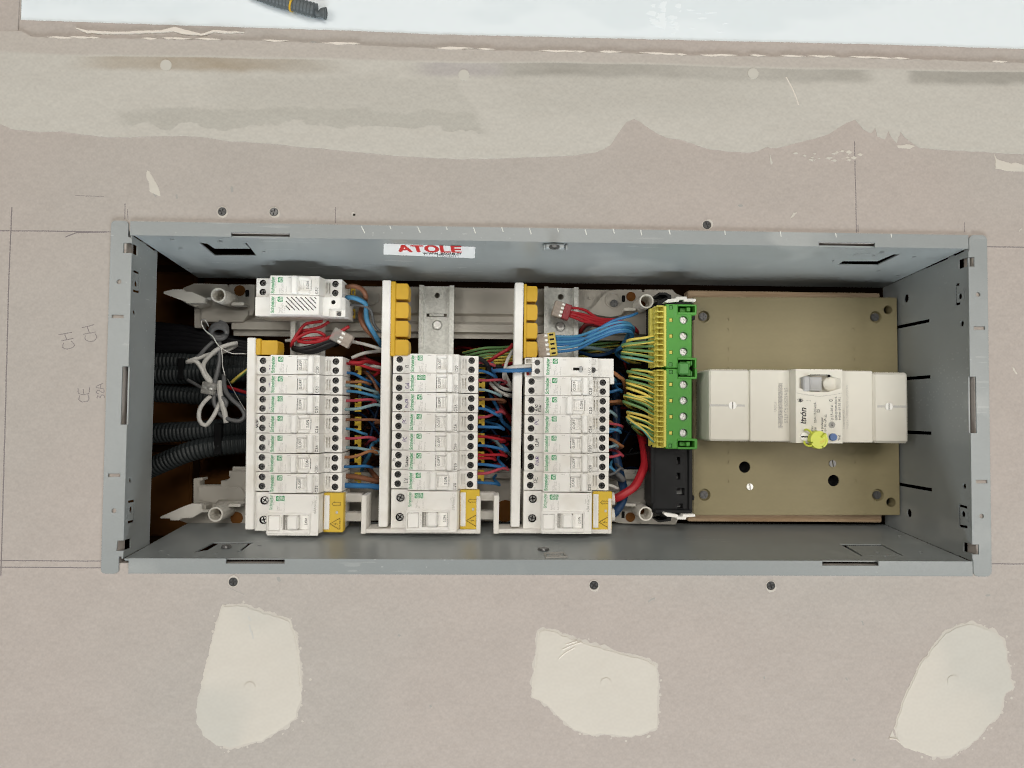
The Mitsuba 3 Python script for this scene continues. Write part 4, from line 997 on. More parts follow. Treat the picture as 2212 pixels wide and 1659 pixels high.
def rcd(tw, label, typ):
    k = thing('residual_current_switch', label, 'circuit breaker', 'wide residual current switches')
    for nm, d in (('body', R_BODY), ('test_button', R_BUTTON), ('toggle', R_TOGGLE), ('drum', R_DRUM), ('drum_rib', R_SLOT), ('state_print', R_WORD), ('small_print', R_SMALL), ('maker_print', R_BRAND), ('maker_print', R_BRAND2)): part(k, nm, d, tw=tw)
    b = part(k, 'badge', BADGE, tw=tw @ T().translate([-.9 * M, 5.0 * M - .005, .0])); part(b, 'emblem', EMBLEM, tw=tw @ T().translate([-.9 * M, 0, 0]))
    b = part(k, 'badge', BADGE2, tw=tw @ T().translate([-.7 * M, 0, 0])); part(b, 'emblem', EMBLEM2, tw=tw @ T().translate([-.7 * M, 0, 0]))
    part(k, 'rating_print', mikit.ply(cat(txt('63A', 43.2 * M, -17.4 * M, .0056, .0021, True), txt('30mA', 43.2 * M, -11.2 * M, .0050, .0017, True), txt(typ, 40.4 * M, -10.0 * M, .0045, .0012), line2([(41.2, -5.6), (43.6, -5.6), (43.6, -2.2), (41.2, -2.2), (41.2, -5.6)], .18)), 'ink_grey'), tw=tw)
    c = part(k, 'terminal_cover', R_COVER, tw=tw, label='yellow terminal cover with arrow and high voltage triangle')
    part(c, 'inner_plate', R_INNER, tw=tw); part(c, 'warning_print', R_SYMB, tw=tw); part(c, 'peep_hole', R_DOT, tw=tw)
    for x, z in ((-8.2, -7.5), (-8.6, -25.6)): part(k, 'terminal_screw', BIGSCREW, tw=tw @ T().translate([x * M, 16.6 * M, z * M]) @ T().rotate([0, 1, 0], rng.uniform(0, 90)))
    for x, z in ((-8.2, -7.5), (-8.6, -25.6)): part(k, 'terminal_well', WELL, tw=tw @ T().translate([x * M, 16.4 * M, z * M]) @ T().scale([1.17, 1, 1.17]))
    return k


COLS = dict(L=(Q('z', 582.7, 766.5, FY), Q('z', 580.0, 1066, FY)), C=(Q('z', 884.2, 763.8, FY), Q('z', 879.8, 1060, FY)), R=(Q('z', 1175.2, 771.0, FY), Q('z', 1172.5, 1063, FY)))


def at(col, u):                    # u modules down the column
    a, b = COLS[col]
    p = a + (b - a) * u / 7.0
    return T().translate([p[0] + rng.uniform(-.3, .3) * M, FY + rng.uniform(-.45, .45) * M, p[2]]) @ T().rotate([0, 1, 0], rng.uniform(-.4, .4) - math.degrees(math.atan2(b[0] - a[0], b[2] - a[2]) - math.pi if False else 0))


ordn = ['first', 'second', 'third', 'fourth', 'fifth', 'sixth', 'seventh']
PU, BK = 'ink_purple', 'ink_black'
LCOL = [('C10', 0, [('Ecl', -2.0, -12.5, 2.6, PU, .12)]), ('C10', 0, [('VR', -1.6, -11, 3.2, PU)]), ('C10', 0, [('Ecl', -1.6, -13, 2.6, PU)]), ('C16', 1, [('CH', -1.6, -12.5, 2.8, BK), ('SALON', -14.6, -13, 2.0, BK)]),
        ('C16', 0, [('PC', -1.8, -11, 3.0, BK)]), ('C20', 1, [('LL', -1.2, -12, 3.2, BK)]), ('C32', 0, [('MaGaG', -.9, -16.5, 2.8, PU)])]
CCOL = [('C10', 0, [('IS', -2.6, -12, 3.0, BK)], 0), ('C10', 0, [('Ecl', -1.6, -13.5, 3.2, PU)], 1), ('C16', 0, [('Pc_CH', -2.6, -13.5, 2.3, PU)], 0), ('C16', 0, [('PC', -3.6, -10.5, 3.2, PU)], 0), ('C16', 0, [('PC', -3.2, -9.5, 3.2, PU)], 0), ('C16', 0, [('Cuisine', -1.6, -15, 2.6, BK), ('Pc', -13.6, -10, 2.4, BK)], 0), ('C20', 1, [('LV', -1.4, -12, 3.4, BK)], 0)]
RCOL = [None, ('C10', 0, []), ('C10', 1, [('RAD', -4.4, -14, 2.6, BK), ('EVier', -1.6, -15, 2.4, BK)]), ('C16', 0, [('PC', -3.6, -9, 3.4, PU)]), ('C20', 0, [('CLiM', -3.2, -12.5, 3.0, BK)]), ('C20', 0, [('FOUR', -3.2, -12, 3.0, PU)]), ('C20', 0, [('CE', -4.0, -11, 3.6, BK)])]


def lab(i, col, r, on, notes):
    w = ' and '.join(n[0].replace('_', ' ') for n in notes)
    s = f'{ordn[i]} breaker down in {col} column, switched {"ON" if on else "OFF"}, {r}'
    return s + (f', handwritten {w}' if w else ', without handwriting')


GRP = 'white modular circuit breakers'
for i, (r, on, nt) in enumerate(LCOL): breaker(at('L', i), r, bool(on), lab(i, 'left', r, on, nt), GRP, nt)
for i, (r, on, nt, xp) in enumerate(CCOL): breaker(at('C', i), r, bool(on), lab(i, 'middle', r, on, nt), GRP, nt, bool(xp))
for i, e in enumerate(RCOL):
    if e: breaker(at('R', i), e[0], bool(e[1]), lab(i, 'right', e[0], e[1], e[2]) if i else '', GRP, e[2])
rcd(at('L', 7.03), 'wide white residual current switch with yellow cover at the bottom of the left column', 'Type A')
rcd(at('C', 7.03), 'wide white residual current switch with yellow cover at the bottom of the middle column', 'Type AC')
rcd(at('R', 7.03), 'wide white residual current switch with yellow cover at the bottom of the right column', 'Type AC')
# ---- the breaker and the bell above the left column
p = Q('z', 582.7, 594.8, FY)
twA = T().translate(p.tolist()); twB = T().translate([p[0] - .0001, FY, p[2] - .0180])
breaker(twA, 'C32', True, 'single white breaker marked C32 at ON above the left column, on top of the bell', GRP)
bell = thing('door_bell', 'white modular bell with diagonal black sound slots under the C32 breaker', 'bell')
bb = prism([(-16.9, 14), (0, 14), (.5, .6), (45.5, .6), (47.6, 9), (63.6, 9), (67.5, 13), (67.5, 57), (-16.9, 57)], 17.8)
bb = bb - cy(57, -4.7, 5, 12, 2.1) - mb(53.0, 69, 5, 13.5, -18.5, -10.8) - mb(59.2, 63.8, 10, 16, -17.2, -12.4)
sl = []
for i in range(7):
    xa = 13.6 + 4.35 * i
    sl.append(((xa + 2.6, -2.2), (xa + 8.4, -8.0)) if False else None)
cutl = []
for c0 in np.arange(-8.4, 36, 4.3):          # diagonal slots clipped to the grille field
    seg = LineString([(15.4 + c0, -1.6), (15.4 + c0 + 12.0, -13.6)]).intersection(sbox(15.4, -13.6, 42.8, -1.9))
    if not seg.is_empty and seg.length > .3: cutl.append(seg.buffer(.42, 3))
cutl = unary_union(cutl)
part(bell, 'body', bb, 'breaker_white', 30, tw=twB)
part(bell, 'sound_slots', rd(Polygon(), 0, 0, 0, 1) if False else flat(unary_union([type(g)([(x * M, z * M) for x, z in g.exterior.coords]) for g in cutl.geoms]), .00048, .00058), 'painted_hole_dark', tw=twB)
part(bell, 'maker_print', BRAND, tw=twB @ T().translate([0, .6 * M, 0])); part(bell, 'maker_print', BRAND2, tw=twB @ T().translate([0, .6 * M, 0]))
bk = part(bell, 'badge', BADGE, tw=twB @ T().translate([0, .6 * M, 0])); part(bk, 'emblem', EMBLEM, tw=twB @ T().translate([0, .6 * M, 0]))
part(bell, 'small_print', mikit.ply(cat(txt('Resi9', 10.1 * M, -16.2 * M, .0052, .0012), line2([(10.9, -16.4), (10.9, -7.6)], .22), txt('SO 230V', 12.9 * M, -16.2 * M, .0085, .0012), txt('R9PSO', 14.9 * M, -16.2 * M, .006, .0010)), 'ink_grey'), tw=twB @ T().translate([0, .6 * M, 0]))
part(bell, 'terminal_hole', cy(57, -4.7, 11.2, 11.9, 2.0), 'painted_hole_dark', tw=twB)
part(bell, 'terminal_screw', SCREW, tw=twB @ T().translate([61.4 * M, 14.6 * M, -15.1 * M]) @ T().scale([.75, 1, .75]))
# ---- impulse relay on top of the right column
a0 = COLS['R'][0]
twR = T().translate(a0.tolist())
rel = thing('impulse_relay', 'white impulse relay marked 16AX with small grey slide lever, top of the right column', 'relay')
rbd = prism([(-10.6, 9), (-.6, 9), (0, 0), (44.4, 0), (44.6, 8.5), (51.6, 8.5), (51.6, 14), (67.4, 14), (67.4, 57), (-17.2, 57), (-17.2, 14), (-10.6, 14)], 17.7)
rbd = rbd - cy(-5.6, -4.7, 5, 12, 2.7) - cy(-5.6, -12.8, 5, 12, 2.7) - cy(47.0, -11.2, 5, 12, 2.7) - mb(27.2, 36.4, -1, 2, -12.2, -9.6) - mb(-16.2, -11.2, 10, 20, -5.5, -1.2) - mb(-15.6, -11.2, 10, 20, -16.8, -12.8)
part(rel, 'body', rbd, 'breaker_white', 30, tw=twR)
part(rel, 'slide_slot', mb(27.3, 36.3, 1.4, 2.2, -12.1, -9.7), 'painted_hole_dark', tw=twR)
part(rel, 'slide_lever', cat(rb(33.0, 35.6, -2.8, 1.5, -13.9, -8.2, .6)), 'meter_grey', tw=twR)
for x, z in ((-5.6, -4.7), (-5.6, -12.8), (47.0, -11.2)): part(rel, 'terminal_screw', SCREW, tw=twR @ T().translate([x * M, 9.6 * M, z * M]) @ T().rotate([0, 1, 0], rng.uniform(0, 90)))
part(rel, 'red_tag', mb(-15.4, -13.2, 17, 19, -16.6, -13), 'ink_red', tw=twR)
part(rel, 'maker_print', BRAND, tw=twR @ T().translate([.6 * M, 0, 0])); part(rel, 'maker_print', BRAND2, tw=twR @ T().translate([.6 * M, 0, 0]))
bk = part(rel, 'badge', BADGE, tw=twR @ T().translate([.6 * M, 0, 0])); part(bk, 'emblem', EMBLEM, tw=twR @ T().translate([.6 * M, 0, 0]))
part(rel, 'small_print', mikit.ply(cat(txt('Resi9', 10.3 * M, -16.8 * M, .0052, .0012), line2([(11.2, -16.8), (11.2, -7.6)], .22), txt('TL', 13.2 * M, -16.6 * M, .0024, .0013), txt('R9PCL116', 15.9 * M, -16.8 * M, .0078, .0010), line2([(16.9, -2.6), (20.2, -2.6)], .4), txt('I', 26.4 * M, -11.3 * M, .0004, .0012), txt('O', 38.8 * M, -11.6 * M, .0013, .0013), txt('230V', 43.4 * M, -5.6 * M, .003, .0011), txt('A1', -8.0 * M, -2.6 * M, .0018, .0012, y=9 * M), txt('A2', -8.0 * M, -16.6 * M, .0018, .0012, y=9 * M)), 'ink_grey'), tw=twR)
part(rel, 'rating_print', mikit.ply(txt('16AX', 43.6 * M, -16.6 * M, .0072, .0024, True), 'ink_grey'), tw=twR)
part(rel, 'seam_print', mikit.ply(cat(line2([(-15.5, -4.7), (-8.4, -4.7)], .2, 9), line2([(-15.5, -12.9), (-8.4, -12.9)], .2, 9), line2([(-2.8, -4.7), (-1.6, -4.7)], .2, 9), line2([(-2.8, -12.9), (-1.6, -12.9)], .2, 9), line2([(49.8, -11.2), (51.4, -11.2)], .3, 8.5)) , 'ink_black'), tw=twR)
part(rel, 'terminal_outline', flat(Point(47.0 * M, -3.6 * M).buffer(.0027).exterior.buffer(.0001), .0084, .00848), 'ink_grey', tw=twR)
part(rel, 'rear_foot', rb(64.2, 68.0, 14.2, 30, -24.0, -17.2, .4), 'breaker_white', tw=twR)
#PART2
# ================================================================== comb busbars with yellow tooth covers
def comb(label, tag, xl, xr, yt, yb, tabs, joints, yf=.0795):
    k = thing('busbar_comb', label, 'busbar', 'white comb busbars')
    a, b = Q(tag[0], xl, yt, yf), Q(tag[0], xr, yt, yf)
    c, d = Q(tag[1], yb[0], yb[2], yf), Q(tag[1], yb[1], yb[2], yf)
    X0, X1, Z1, Z0 = a[0], b[0], a[2], c[2]
    sk = (c[0] - a[0]) / (Z1 - Z0)
    body = rbox(0, X1 - X0, 0, .030, Z0 - Z1, 0, .0008)
    for j in range(1, joints): body = body - mbox(-.001, .02, -.001, .00018, -.018 * j - .0001, -.018 * j + .0001)
    sh = np.array([[1, 0, -sk, X0], [0, 1, 0, yf], [0, 0, 1, Z1]], float)
    part(k, 'rail_cover', body.transform(sh), 'breaker_white', 25)
    if tabs:
        t, sx, px0, px1, tops, hgt, yy = tabs
        p0, p1 = Q(t, sx, tops[0] - 25, yy), Q(t, px0, tops[-1] + hgt + 8, yy)
        if len(tops) > 1: part(k, 'tooth_strip', rbox(p0[0], p1[0] + .0004, yy - .0004, yy + .02, p1[2], p0[2], .0005), 'yellow_plastic', 25)
        for q in tops:
            u, v = Q(t, px0, q, yy), Q(t, px1, q + hgt, yy)
            g = sbox(u[0], v[2], v[0], u[2])
            g = g.intersection(Polygon([(u[0], v[2]), (v[0] - .0012, v[2]), (v[0] - .0003, v[2] + .0018), (v[0], (u[2] + v[2]) / 2), (v[0] - .0003, u[2] - .0018), (v[0] - .0012, u[2]), (u[0], u[2])])).buffer(-.0012).buffer(.0012, 4)
            part(k, 'tooth_cover', cat(flat(g.buffer(-.0004), yy + .0014, yy + .002), flat(g, yy + .0018, yy + .024)), 'yellow_plastic', 25)
            if len(tops) == 1: part(k, 'tooth_lip', rbox(u[0] - .0004, u[0] + .0042, yy - .0003, yy + .004, v[2] - .0002, u[2] + .0014, .0006), 'yellow_plastic', 25)
    return k


comb('white comb busbar left of the left column with one yellow tooth cover', 'hj', 120, 243, 1030, (88, 205, 1238), ('h', 250, 258, 560, [1065], 212, .080), 13)
comb('white comb busbar left of the middle column with four yellow tooth covers', 'km', 388, 515, 192, (330, 458, 1200), ('k', 518, 562, 768, [238, 512, 782, 1055], 232, .080), 17)
comb('white comb busbar left of the right column with four yellow tooth covers', 'np', 288, 415, 228, (226, 350, 1200), ('n', 422, 442, 616, [275, 545, 812, 1085], 228, .080), 17)

# ================================================================== white brackets round the bottom switches
for lb, tg, (l0, l1, r0, r1, t, b, rt), arms in (('white plastic bracket frame under the bottom switch of the middle column', 'm', (85, 150, 1755, 1812, 742, 1300, 750), ((-225, 88, 712, 838), (-225, 88, 990, 1118))),
                                              ('white plastic bracket frame under the bottom switch of the right column', 'p', (-20, 52, 1640, 1690, 742, 1300, 785), ((-225, -8, 700, 820), (-225, -8, 972, 1092)))):
    k = thing('support_bracket', lb, 'bracket', 'white support brackets')
    part(k, 'post', pbox(tg, l0, t, l1, b, .0765, .106, .0006), 'bracket_white', 25)
    part(k, 'post', pbox(tg, r0, rt, r1, b, .0775, .106, .0006), 'bracket_white', 25)
    part(k, 'crossbar', pbox(tg, l1 - 2, 1228, r0 + 2, b - 3, .0772, .110, .0006), 'bracket_white', 25)
    for x0, x1, y0, y1 in arms: part(k, 'arm', pbox(tg, x0, y0, x1 + 5, y1, .104, .118, .0006), 'bracket_white', 25)
k = thing('support_bracket', 'white plastic bracket post of the left column, mostly behind its bottom switch', 'bracket', 'white support brackets')
part(k, 'crossbar', pbox('j', 330, 1150, 1450, 1270, .100, .118), 'bracket_white', 25)

# ================================================================== backing board, plank and main breaker
pk = solo('wooden_plank', 'raw wooden plank behind the olive board, seen along its top and bottom edges', 'plank', pbox('s', 15, 68, 1222, 1512, .1265, .144, .001) - mcyl(*Q('s', 367, 1168, .112)[[0, 2]], .12, .15, .0057, 24) - mcyl(*Q('s', 920, 1252, .112)[[0, 2]], .12, .15, .0057, 24), 'wood')
bd_ = thing('backing_board', 'olive beige moulded backing board screwed over the wooden plank', 'board')
YB = .112
bpts = [(44, 110), (1315, 112), (1335, 1467), (44, 1467)]
g = qpoly('s', bpts, YB).buffer(-.0012).buffer(.0012, 4)
bm = mflat(g, YB + .0008, YB + .0125) + mflat(g.buffer(-.0008), YB, YB + .002)
csk = [(112, 232, 39), (1182, 235, 40), (117, 1340, 39), (1195, 1342, 40)]
for x, y, r in csk:
    c = Q('s', x, y, YB); R_ = r * .00016
    bm = bm - mcyl(c[0], c[2], YB - .001, YB + .004, R_, 28, R_ * .8)
for x, y, r in ((367, 1168, 36), (920, 1252, 36)):
    c = Q('s', x, y, YB); bm = bm - mcyl(c[0], c[2], YB - .001, YB + .02, r * .000158, 28)
for x, y, r in ((1258, 190, 28), (1277, 1387, 30)):
    c = Q('s', x, y, YB); bm = bm - mcyl(c[0], c[2], YB - .001, YB + .02, r * .000158, 28)
dim = [(258, y) for y in (252, 315, 435, 497, 555, 1015, 1075, 1135, 1256)] + [(1040, y) for y in (317, 437, 497)] + [(1046, y) for y in (555, 1015, 1075, 1135)] + [(1052, 1256)]
for x, y in dim:
    c = Q('s', x, y, YB); bm = bm - mcyl(c[0], c[2], YB - .001, YB + .0007, .0019, 20)
part(bd_, 'plate', bm, 'board', 30)
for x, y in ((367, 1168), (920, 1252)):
    c = Q('s', x, y, YB); part(bd_, 'cable_hole', mcyl(c[0], c[2], YB + .0015, YB + .0125, .0058, 24) - mcyl(c[0], c[2], YB, YB + .0115, .0055, 24), 'painted_hole_dark')  # black cup added in the bore so the hole looks dark inside
for i, (x, y, r) in enumerate(csk):
    c = Q('s', x - 4, y, YB + .002)
    part(bd_, 'board_screw', cross_screw(.0040, .0016, rng.uniform(0, 90)).translate([c[0], YB + .0012, c[2]]), 'dark_screw', 30)


def slot_screw(r, ang):
    return (mcyl(0, 0, 0, .003, r * .94, 24, r) - mbox(-r * 1.1, r * 1.1, -.001, .0012, -r * .16, r * .16)).rotate([0, ang, 0])


for x, y, r, mt, a in ((397, 1290, 22, 'silver_screw', 80), (912, 1146, 23, 'terminal_metal', 80)):
    c = Q('s', x, y, YB)
    part(bd_, 'slotted_screw', slot_screw(r * .000158, a).translate([c[0], YB - .0012, c[2]]), mt, 30)
mb_ = thing('main_breaker', 'large white main circuit breaker with test button on the olive board', 'circuit breaker')
YM = .066


def mq(x, y, Y=YM): return Q('s', x, y, Y)


A, B_ = mq(147, 558), mq(1384, 1016)
zt_, zb_ = A[2], B_[2]
xs = [mq(x, 600)[0] for x in (147, 398, 648, 684, 974, 1165, 1384)]
xs[3], xs[4] = Q('s', 684, 600, YM - .010)[0], Q('s', 976, 600, YM - .010)[0]
part(mb_, 'left_terminal_lid', rbox(xs[0], xs[1] - .0002, YM, YB, zb_, zt_, .0016), 'meter_white', 30)
part(mb_, 'left_body', rbox(xs[1] + .0002, xs[2], YM + .0002, YB, zb_, zt_, .0008), 'meter_white', 30)
part(mb_, 'right_body', rbox(xs[4] + .0003, xs[5] - .0002, YM + .0002, YB, zb_ - .0004, zt_, .0008), 'meter_white', 30)
part(mb_, 'right_terminal_lid', rbox(xs[5] + .0002, xs[6], YM, YB, zb_ - .0006, zt_ - .0012, .0022), 'meter_white', 30)
# central raised cover with chamfer to the left and the lever bowl
YCc = YM - .010
prof = Polygon([(xs[2], YB), (xs[2], YM + .001), (xs[3], YCc), (xs[4], YCc), (xs[4] + .0003, YB)])
m = extr(prof.buffer(-.0006).buffer(.0006, 3), zt_ - zb_ + .0012); v = m.vertices
cen = tom(trimesh.Trimesh(np.stack([v[:, 0], v[:, 1], zt_ + .0004 - v[:, 2]], 1), m.faces[:, ::-1], process=True))
def cq(x, y, Y=YCc): return Q('s', x, y, Y)
l0, l1 = cq(697, 590), cq(972, 702)
cx_, cz_ = (l0[0] + l1[0]) / 2, (l0[2] + l1[2]) / 2
bowl = m3.Manifold.hull(mbox(l0[0] + .012, l1[0] - .012, YCc - .001, YCc, l1[2], l0[2]) + mbox(l0[0], l1[0], YCc - .0011, YCc - .001, l1[2] + .004, l0[2] - .004) + mbox(l0[0] + .009, l1[0] - .011, YCc + .008, YCc + .009, l1[2] + .001, l0[2] - .001))
cen = cen - bowl
part(mb_, 'front_cover', cen, 'meter_white', 30)
q0, q1 = cq(728, 602), cq(858, 697)
part(mb_, 'lever', cat(rbox(q0[0], q0[0] + .006, YCc - .002, YCc + .009, q1[2], q0[2], .001), rbox(q0[0] + .005, q1[0], YCc + .0035, YCc + .009, q1[2] + .0005, q0[2] - .0005, .0005)), 'meter_grey', 25)
q0, q1 = cq(755, 590), cq(902, 600)
part(mb_, 'lever_gap', cat(mbox(q0[0], q1[0], YCc + .0005, YCc + .004, q1[2] + .0008, q0[2]), mbox(q1[0] - .0012, q1[0], YCc + .0005, YCc + .004, q1[2] - .001, q0[2])), 'painted_hole_dark')
q0 = cq(918, 650); part(mb_, 'thumb_dome', trimesh.creation.icosphere(3, .0078).apply_transform(np.diag([1, .22, .85, 1])).apply_translation([q0[0], YCc + .0046, q0[2]]), 'meter_white', True)
pt = [cq(x, y)[[0, 2]] for x, y in ((690, 706), (740, 716), (830, 727), (920, 717), (970, 706))]
part(mb_, 'cover_line', flat(LineString(spline(np.c_[np.array(pt), np.zeros(5)], .002)[:, :2]).buffer(.0002, 2), YCc - .0001, YCc - .00002), 'ink_grey')


def ml(s, x, y0, y1, cap, ink, bold=False, Y=YCc, shear=0.0):     # upright line, baseline at x, from y0 (bottom) to y1
    a, b = Q('s', x, y0, Y), Q('s', x, y1, Y)
    return txt(s, a[0], a[2], b[2] - a[2], cap, bold, shear, Y), ink


for nm, items in (('maker_print', [ml('ltrón', 749, 899, 798, .0048, 'ink_black', True, YCc, .18), ml('ltrón', 748, 898, 797, .0048, 'ink_black', True, YCc, .18)]),
                  ('rating_print', [ml('I\u0394n : 500 mA', 812, 893, 766, .0021, 'ink_black', True), ml('Ir 15-45 A', 917, 877, 782, .0022, 'ink_black', True), ml('I', 776, 757, 753, .0034, 'ink_black', True), ml('0', 915, 760, 746, .0033, 'ink_black', True)]),
                  ('small_print', [ml('SDB II 500 45A S', 942, 876, 731, .0019, 'ink_black', True), ml('Article: 69 30 061', 963, 876, 733, .0019, 'ink_black', True), ml('cteur', 792, 945, 910, .0018, 'ink_black', True), ml('ntiel', 812, 950, 918, .0018, 'ink_black', True), ml('e protégée', 854, 945, 860, .0018, 'ink_black', True), ml('0V 50 ~', 874, 945, 885, .0018, 'ink_black', True), ml('Test', 962, 1003, 967, .0021, 'ink_black', True)]),
                  ('serial_print', [ml('0319 C5 003394 51', 634, 893, 675, .0031, 'ink_grey', False, YM), ml('03/2019', 565, 822, 762, .0020, 'ink_grey', False, YM), ml('86361 CHASSENEUIL du POITOU', 1012, 928, 660, .0020, 'ink_pale', False, YM), ml('Interner 23', 990, 930, 812, .0018, 'ink_pale', False, YM)])):
    by = {}
    for mm, ink in items: by.setdefault(ink, []).append(mm)
    for ink, ms in by.items(): part(mb_, nm, cat(*ms), ink)
bars, y = [], 925.0
rb2 = random.Random(5)
while y > 646:
    w_ = rb2.choice([2.2, 2.2, 3.4, 5.5]); a, b = Q('s', 576, y, YM), Q('s', 602, y - w_, YM)
    bars.append(sbox(a[0], a[2], b[0], b[2])); y -= w_ + rb2.choice([2.2, 2.4, 3.6])
part(mb_, 'barcode', flat(unary_union(bars), YM - .0001, YM - .00002), 'ink_grey')
c = cq(713, 752); part(mb_, 'approval_mark', flat(Point(c[0], c[2]).buffer(.0026, 12).difference(Polygon([(c[0] - .0015, c[2] - .002), (c[0] + .0015, c[2] - .002), (c[0] + .0015, c[2] + .002), (c[0] - .0015, c[2] + .002)]).exterior.buffer(.0004)), YCc - .0001, YCc - .00002), 'ink_black')
pt = [cq(x, y)[[0, 2]] for x, y in ((862, 880), (862, 872), (872, 868), (862, 862), (862, 856))]
part(mb_, 'symbol_print', flat(unary_union([LineString([cq(x, y)[[0, 2]] for x, y in L]).buffer(.0003, 2) for L in ([(874, 882), (868, 878), (860, 874), (868, 868), (872, 866)], [(874, 858), (874, 842)], [(874, 850), (860, 850)], [(817, 826), (832, 826), (832, 812), (817, 812), (817, 826)])]), YCc - .0001, YCc - .00002), 'ink_black')
c = cq(909, 905); part(mb_, 'setting_dial', mcyl(c[0], c[2], YCc - .0003, YCc + .001, .0031, 28), 'ink_grey', 30); part(mb_, 'dial_print', txt('45', c[0] + .0008, c[2] - .0011, .0022, .0016, True, y=YCc - .0004), 'ink_black')
c = cq(914, 981); part(mb_, 'test_button', mcyl(c[0], c[2], YCc - .0024, YCc + .001, .0033, 28, .0036), 'blue_button', 30)
for (x, y, r, sl_) in ((290, 784, 26, (150, 368)), (1262, 791, 25, (1192, 1378))):
    c = mq(x, y)
    a, b = mq(sl_[0], y - 8), mq(sl_[1], y + 8)
    part(mb_, 'lid_groove', mbox(a[0], b[0], YM - .00008, YM + .001, a[2], b[2]), 'ink_pale')
    part(mb_, 'lid_screw', slot_screw(r * .000148, 90).translate([c[0], YM - .0011, c[2]]), 'toggle_white', 30)
    part(mb_, 'screw_slot', mbox(c[0] - .0008, c[0] + .0008, YM - .0002, YM, c[2] - .003, c[2] + .003), 'slot_grey')
c = cq(738, 979); part(mb_, 'sealing_screw', slot_screw(.0040, 0).translate([c[0], YCc - .0014, c[2]]), 'toggle_white', 30); part(mb_, 'screw_slot', mbox(c[0] - .003, c[0] + .004, YCc - .0006, YCc - .0003, c[2] - .0009, c[2] + .0009), 'ink_black')
# lime seal hanging from the sealing screw
se = thing('plastic_seal', 'lime yellow round plastic seal hanging by its strap from the white main breaker', 'seal')
c = cq(828, 998, YCc - .007)
disc = mcyl(c[0], c[2], YCc - .0085, YCc - .002, .0080, 36, .0084) - mcyl(c[0], c[2], YCc - .009, YCc - .0079, .0064, 36)
for an in (35, 155, 250): disc = disc - mbox(-.0006, .0006, -.02, .02, .0062, .02).rotate([0, an, 0]).translate([c[0], YCc - .006, c[2]])
part(se, 'disc', disc, 'lime', 30)
part(se, 'disc_print', handmesh('ENEr', .0020, c[0] + .002, c[2] - .0035, YCc - .0079, .0003, 3, -.9), 'cover_yellow')
part(se, 'bar', tube([cq(846, 980, YCc - .0088), cq(872, 960, YCc - .0088)], .0009, 8)[0], 'lime', True)
part(se, 'strap', tube([cq(740, 936, YCc - .002), cq(755, 934, YCc - .004), cq(775, 946, YCc - .006), cq(790, 962, YCc - .0065)], .0009, 8)[0], 'lime', True)
part(se, 'strap', tube([cq(738, 1006, YCc - .002), cq(740, 1022, YCc - .003), cq(756, 1034, YCc - .005), cq(778, 1036, YCc - .0065), cq(798, 1022, YCc - .0065)], .0009, 8)[0], 'lime', True)

# ================================================================== earth terminal blocks on their black carrier
ca = thing('terminal_carrier', 'black plastic carrier holding the green earth terminals, empty in its lower part', 'carrier')
YG = .076
a, b = Q('q', 728, 335, .098), Q('r', 1046, 1300, .098)
cb = rbox(a[0], b[0] - .001, .098, .130, b[2], a[2], .001)
for y0, y1, x0, x1 in ((690, 770, 872, 908), (860, 935, 872, 910), (1028, 1105, 870, 955), (1198, 1250, 872, 940)):
    p, q = Q('r', x0, y0, .098), Q('r', x1, y1, .098); cb = cb - mbox(p[0], q[0], .09, .112, q[2], p[2])
part(ca, 'body', cb, 'black_plastic', 25)
for y0, y1, x0, x1 in ((690, 770, 872, 908), (860, 935, 872, 910), (1028, 1105, 870, 955), (1198, 1250, 872, 940)):
    p, q = Q('r', x0, y0, .098), Q('r', x1, y1, .098); part(ca, 'window', mbox(p[0], q[0], .1095, .111, q[2], p[2]), 'meter_grey' if y0 < 1190 else 'sticker')
part(ca, 'side_rib', pbox('r', 588, 560, 626, 1200, .094, .125), 'black_plastic', 25)
part(ca, 'side_rib', pbox('r', 1000, 600, 1042, 1300, .0955, .125), 'black_plastic', 25)
part(ca, 'end_lip', pbox('r', 640, 1262, 1030, 1306, .092, .125), 'black_plastic', 25)
part(ca, 'side_ear', pbox('r', 1036, 1108, 1062, 1162, .098, .12), 'black_plastic', 25); part(ca, 'side_ear', pbox('q', 1236, 470, 1284, 532, .092, .12), 'black_plastic', 25)
part(ca, 'hook', flat(qpoly('q', [(812, 170), (900, 170), (972, 205), (975, 250), (900, 262), (880, 300), (860, 345), (790, 345), (792, 285), (850, 258), (930, 240), (925, 215), (880, 198), (815, 200)], .100), .100, .13), 'black_plastic', 25)
part(ca, 'hook', flat(qpoly('r', [(590, 1170), (640, 1230), (780, 1320), (812, 1345), (805, 1385), (700, 1400), (670, 1400), (670, 1380), (750, 1372), (770, 1350), (660, 1315), (655, 1275), (590, 1200)], .102), .102, .13), 'black_plastic', 25)
part(ca, 'top_lip', pbox('q', 905, 288, 1255, 330, .088, .125), 'black_plastic', 25)
for tg, P in (('q', [(888, 295), (930, 258), (1030, 250), (1042, 228), (1172, 226), (1178, 252), (1292, 255), (1295, 280), (1280, 292), (1140, 290), (1135, 268), (1078, 268), (1072, 290), (920, 304)]), ('r', [(730, 1300), (745, 1296), (880, 1318), (890, 1338), (932, 1338), (940, 1315), (1068, 1312), (1072, 1340), (975, 1345), (968, 1370), (875, 1368), (868, 1348), (770, 1340), (735, 1318)])):
    part(ca, 'white_clip', flat(qpoly(tg, P, .084).buffer(-.0003).buffer(.0003, 3), .084, .096), 'toggle_white', 25)


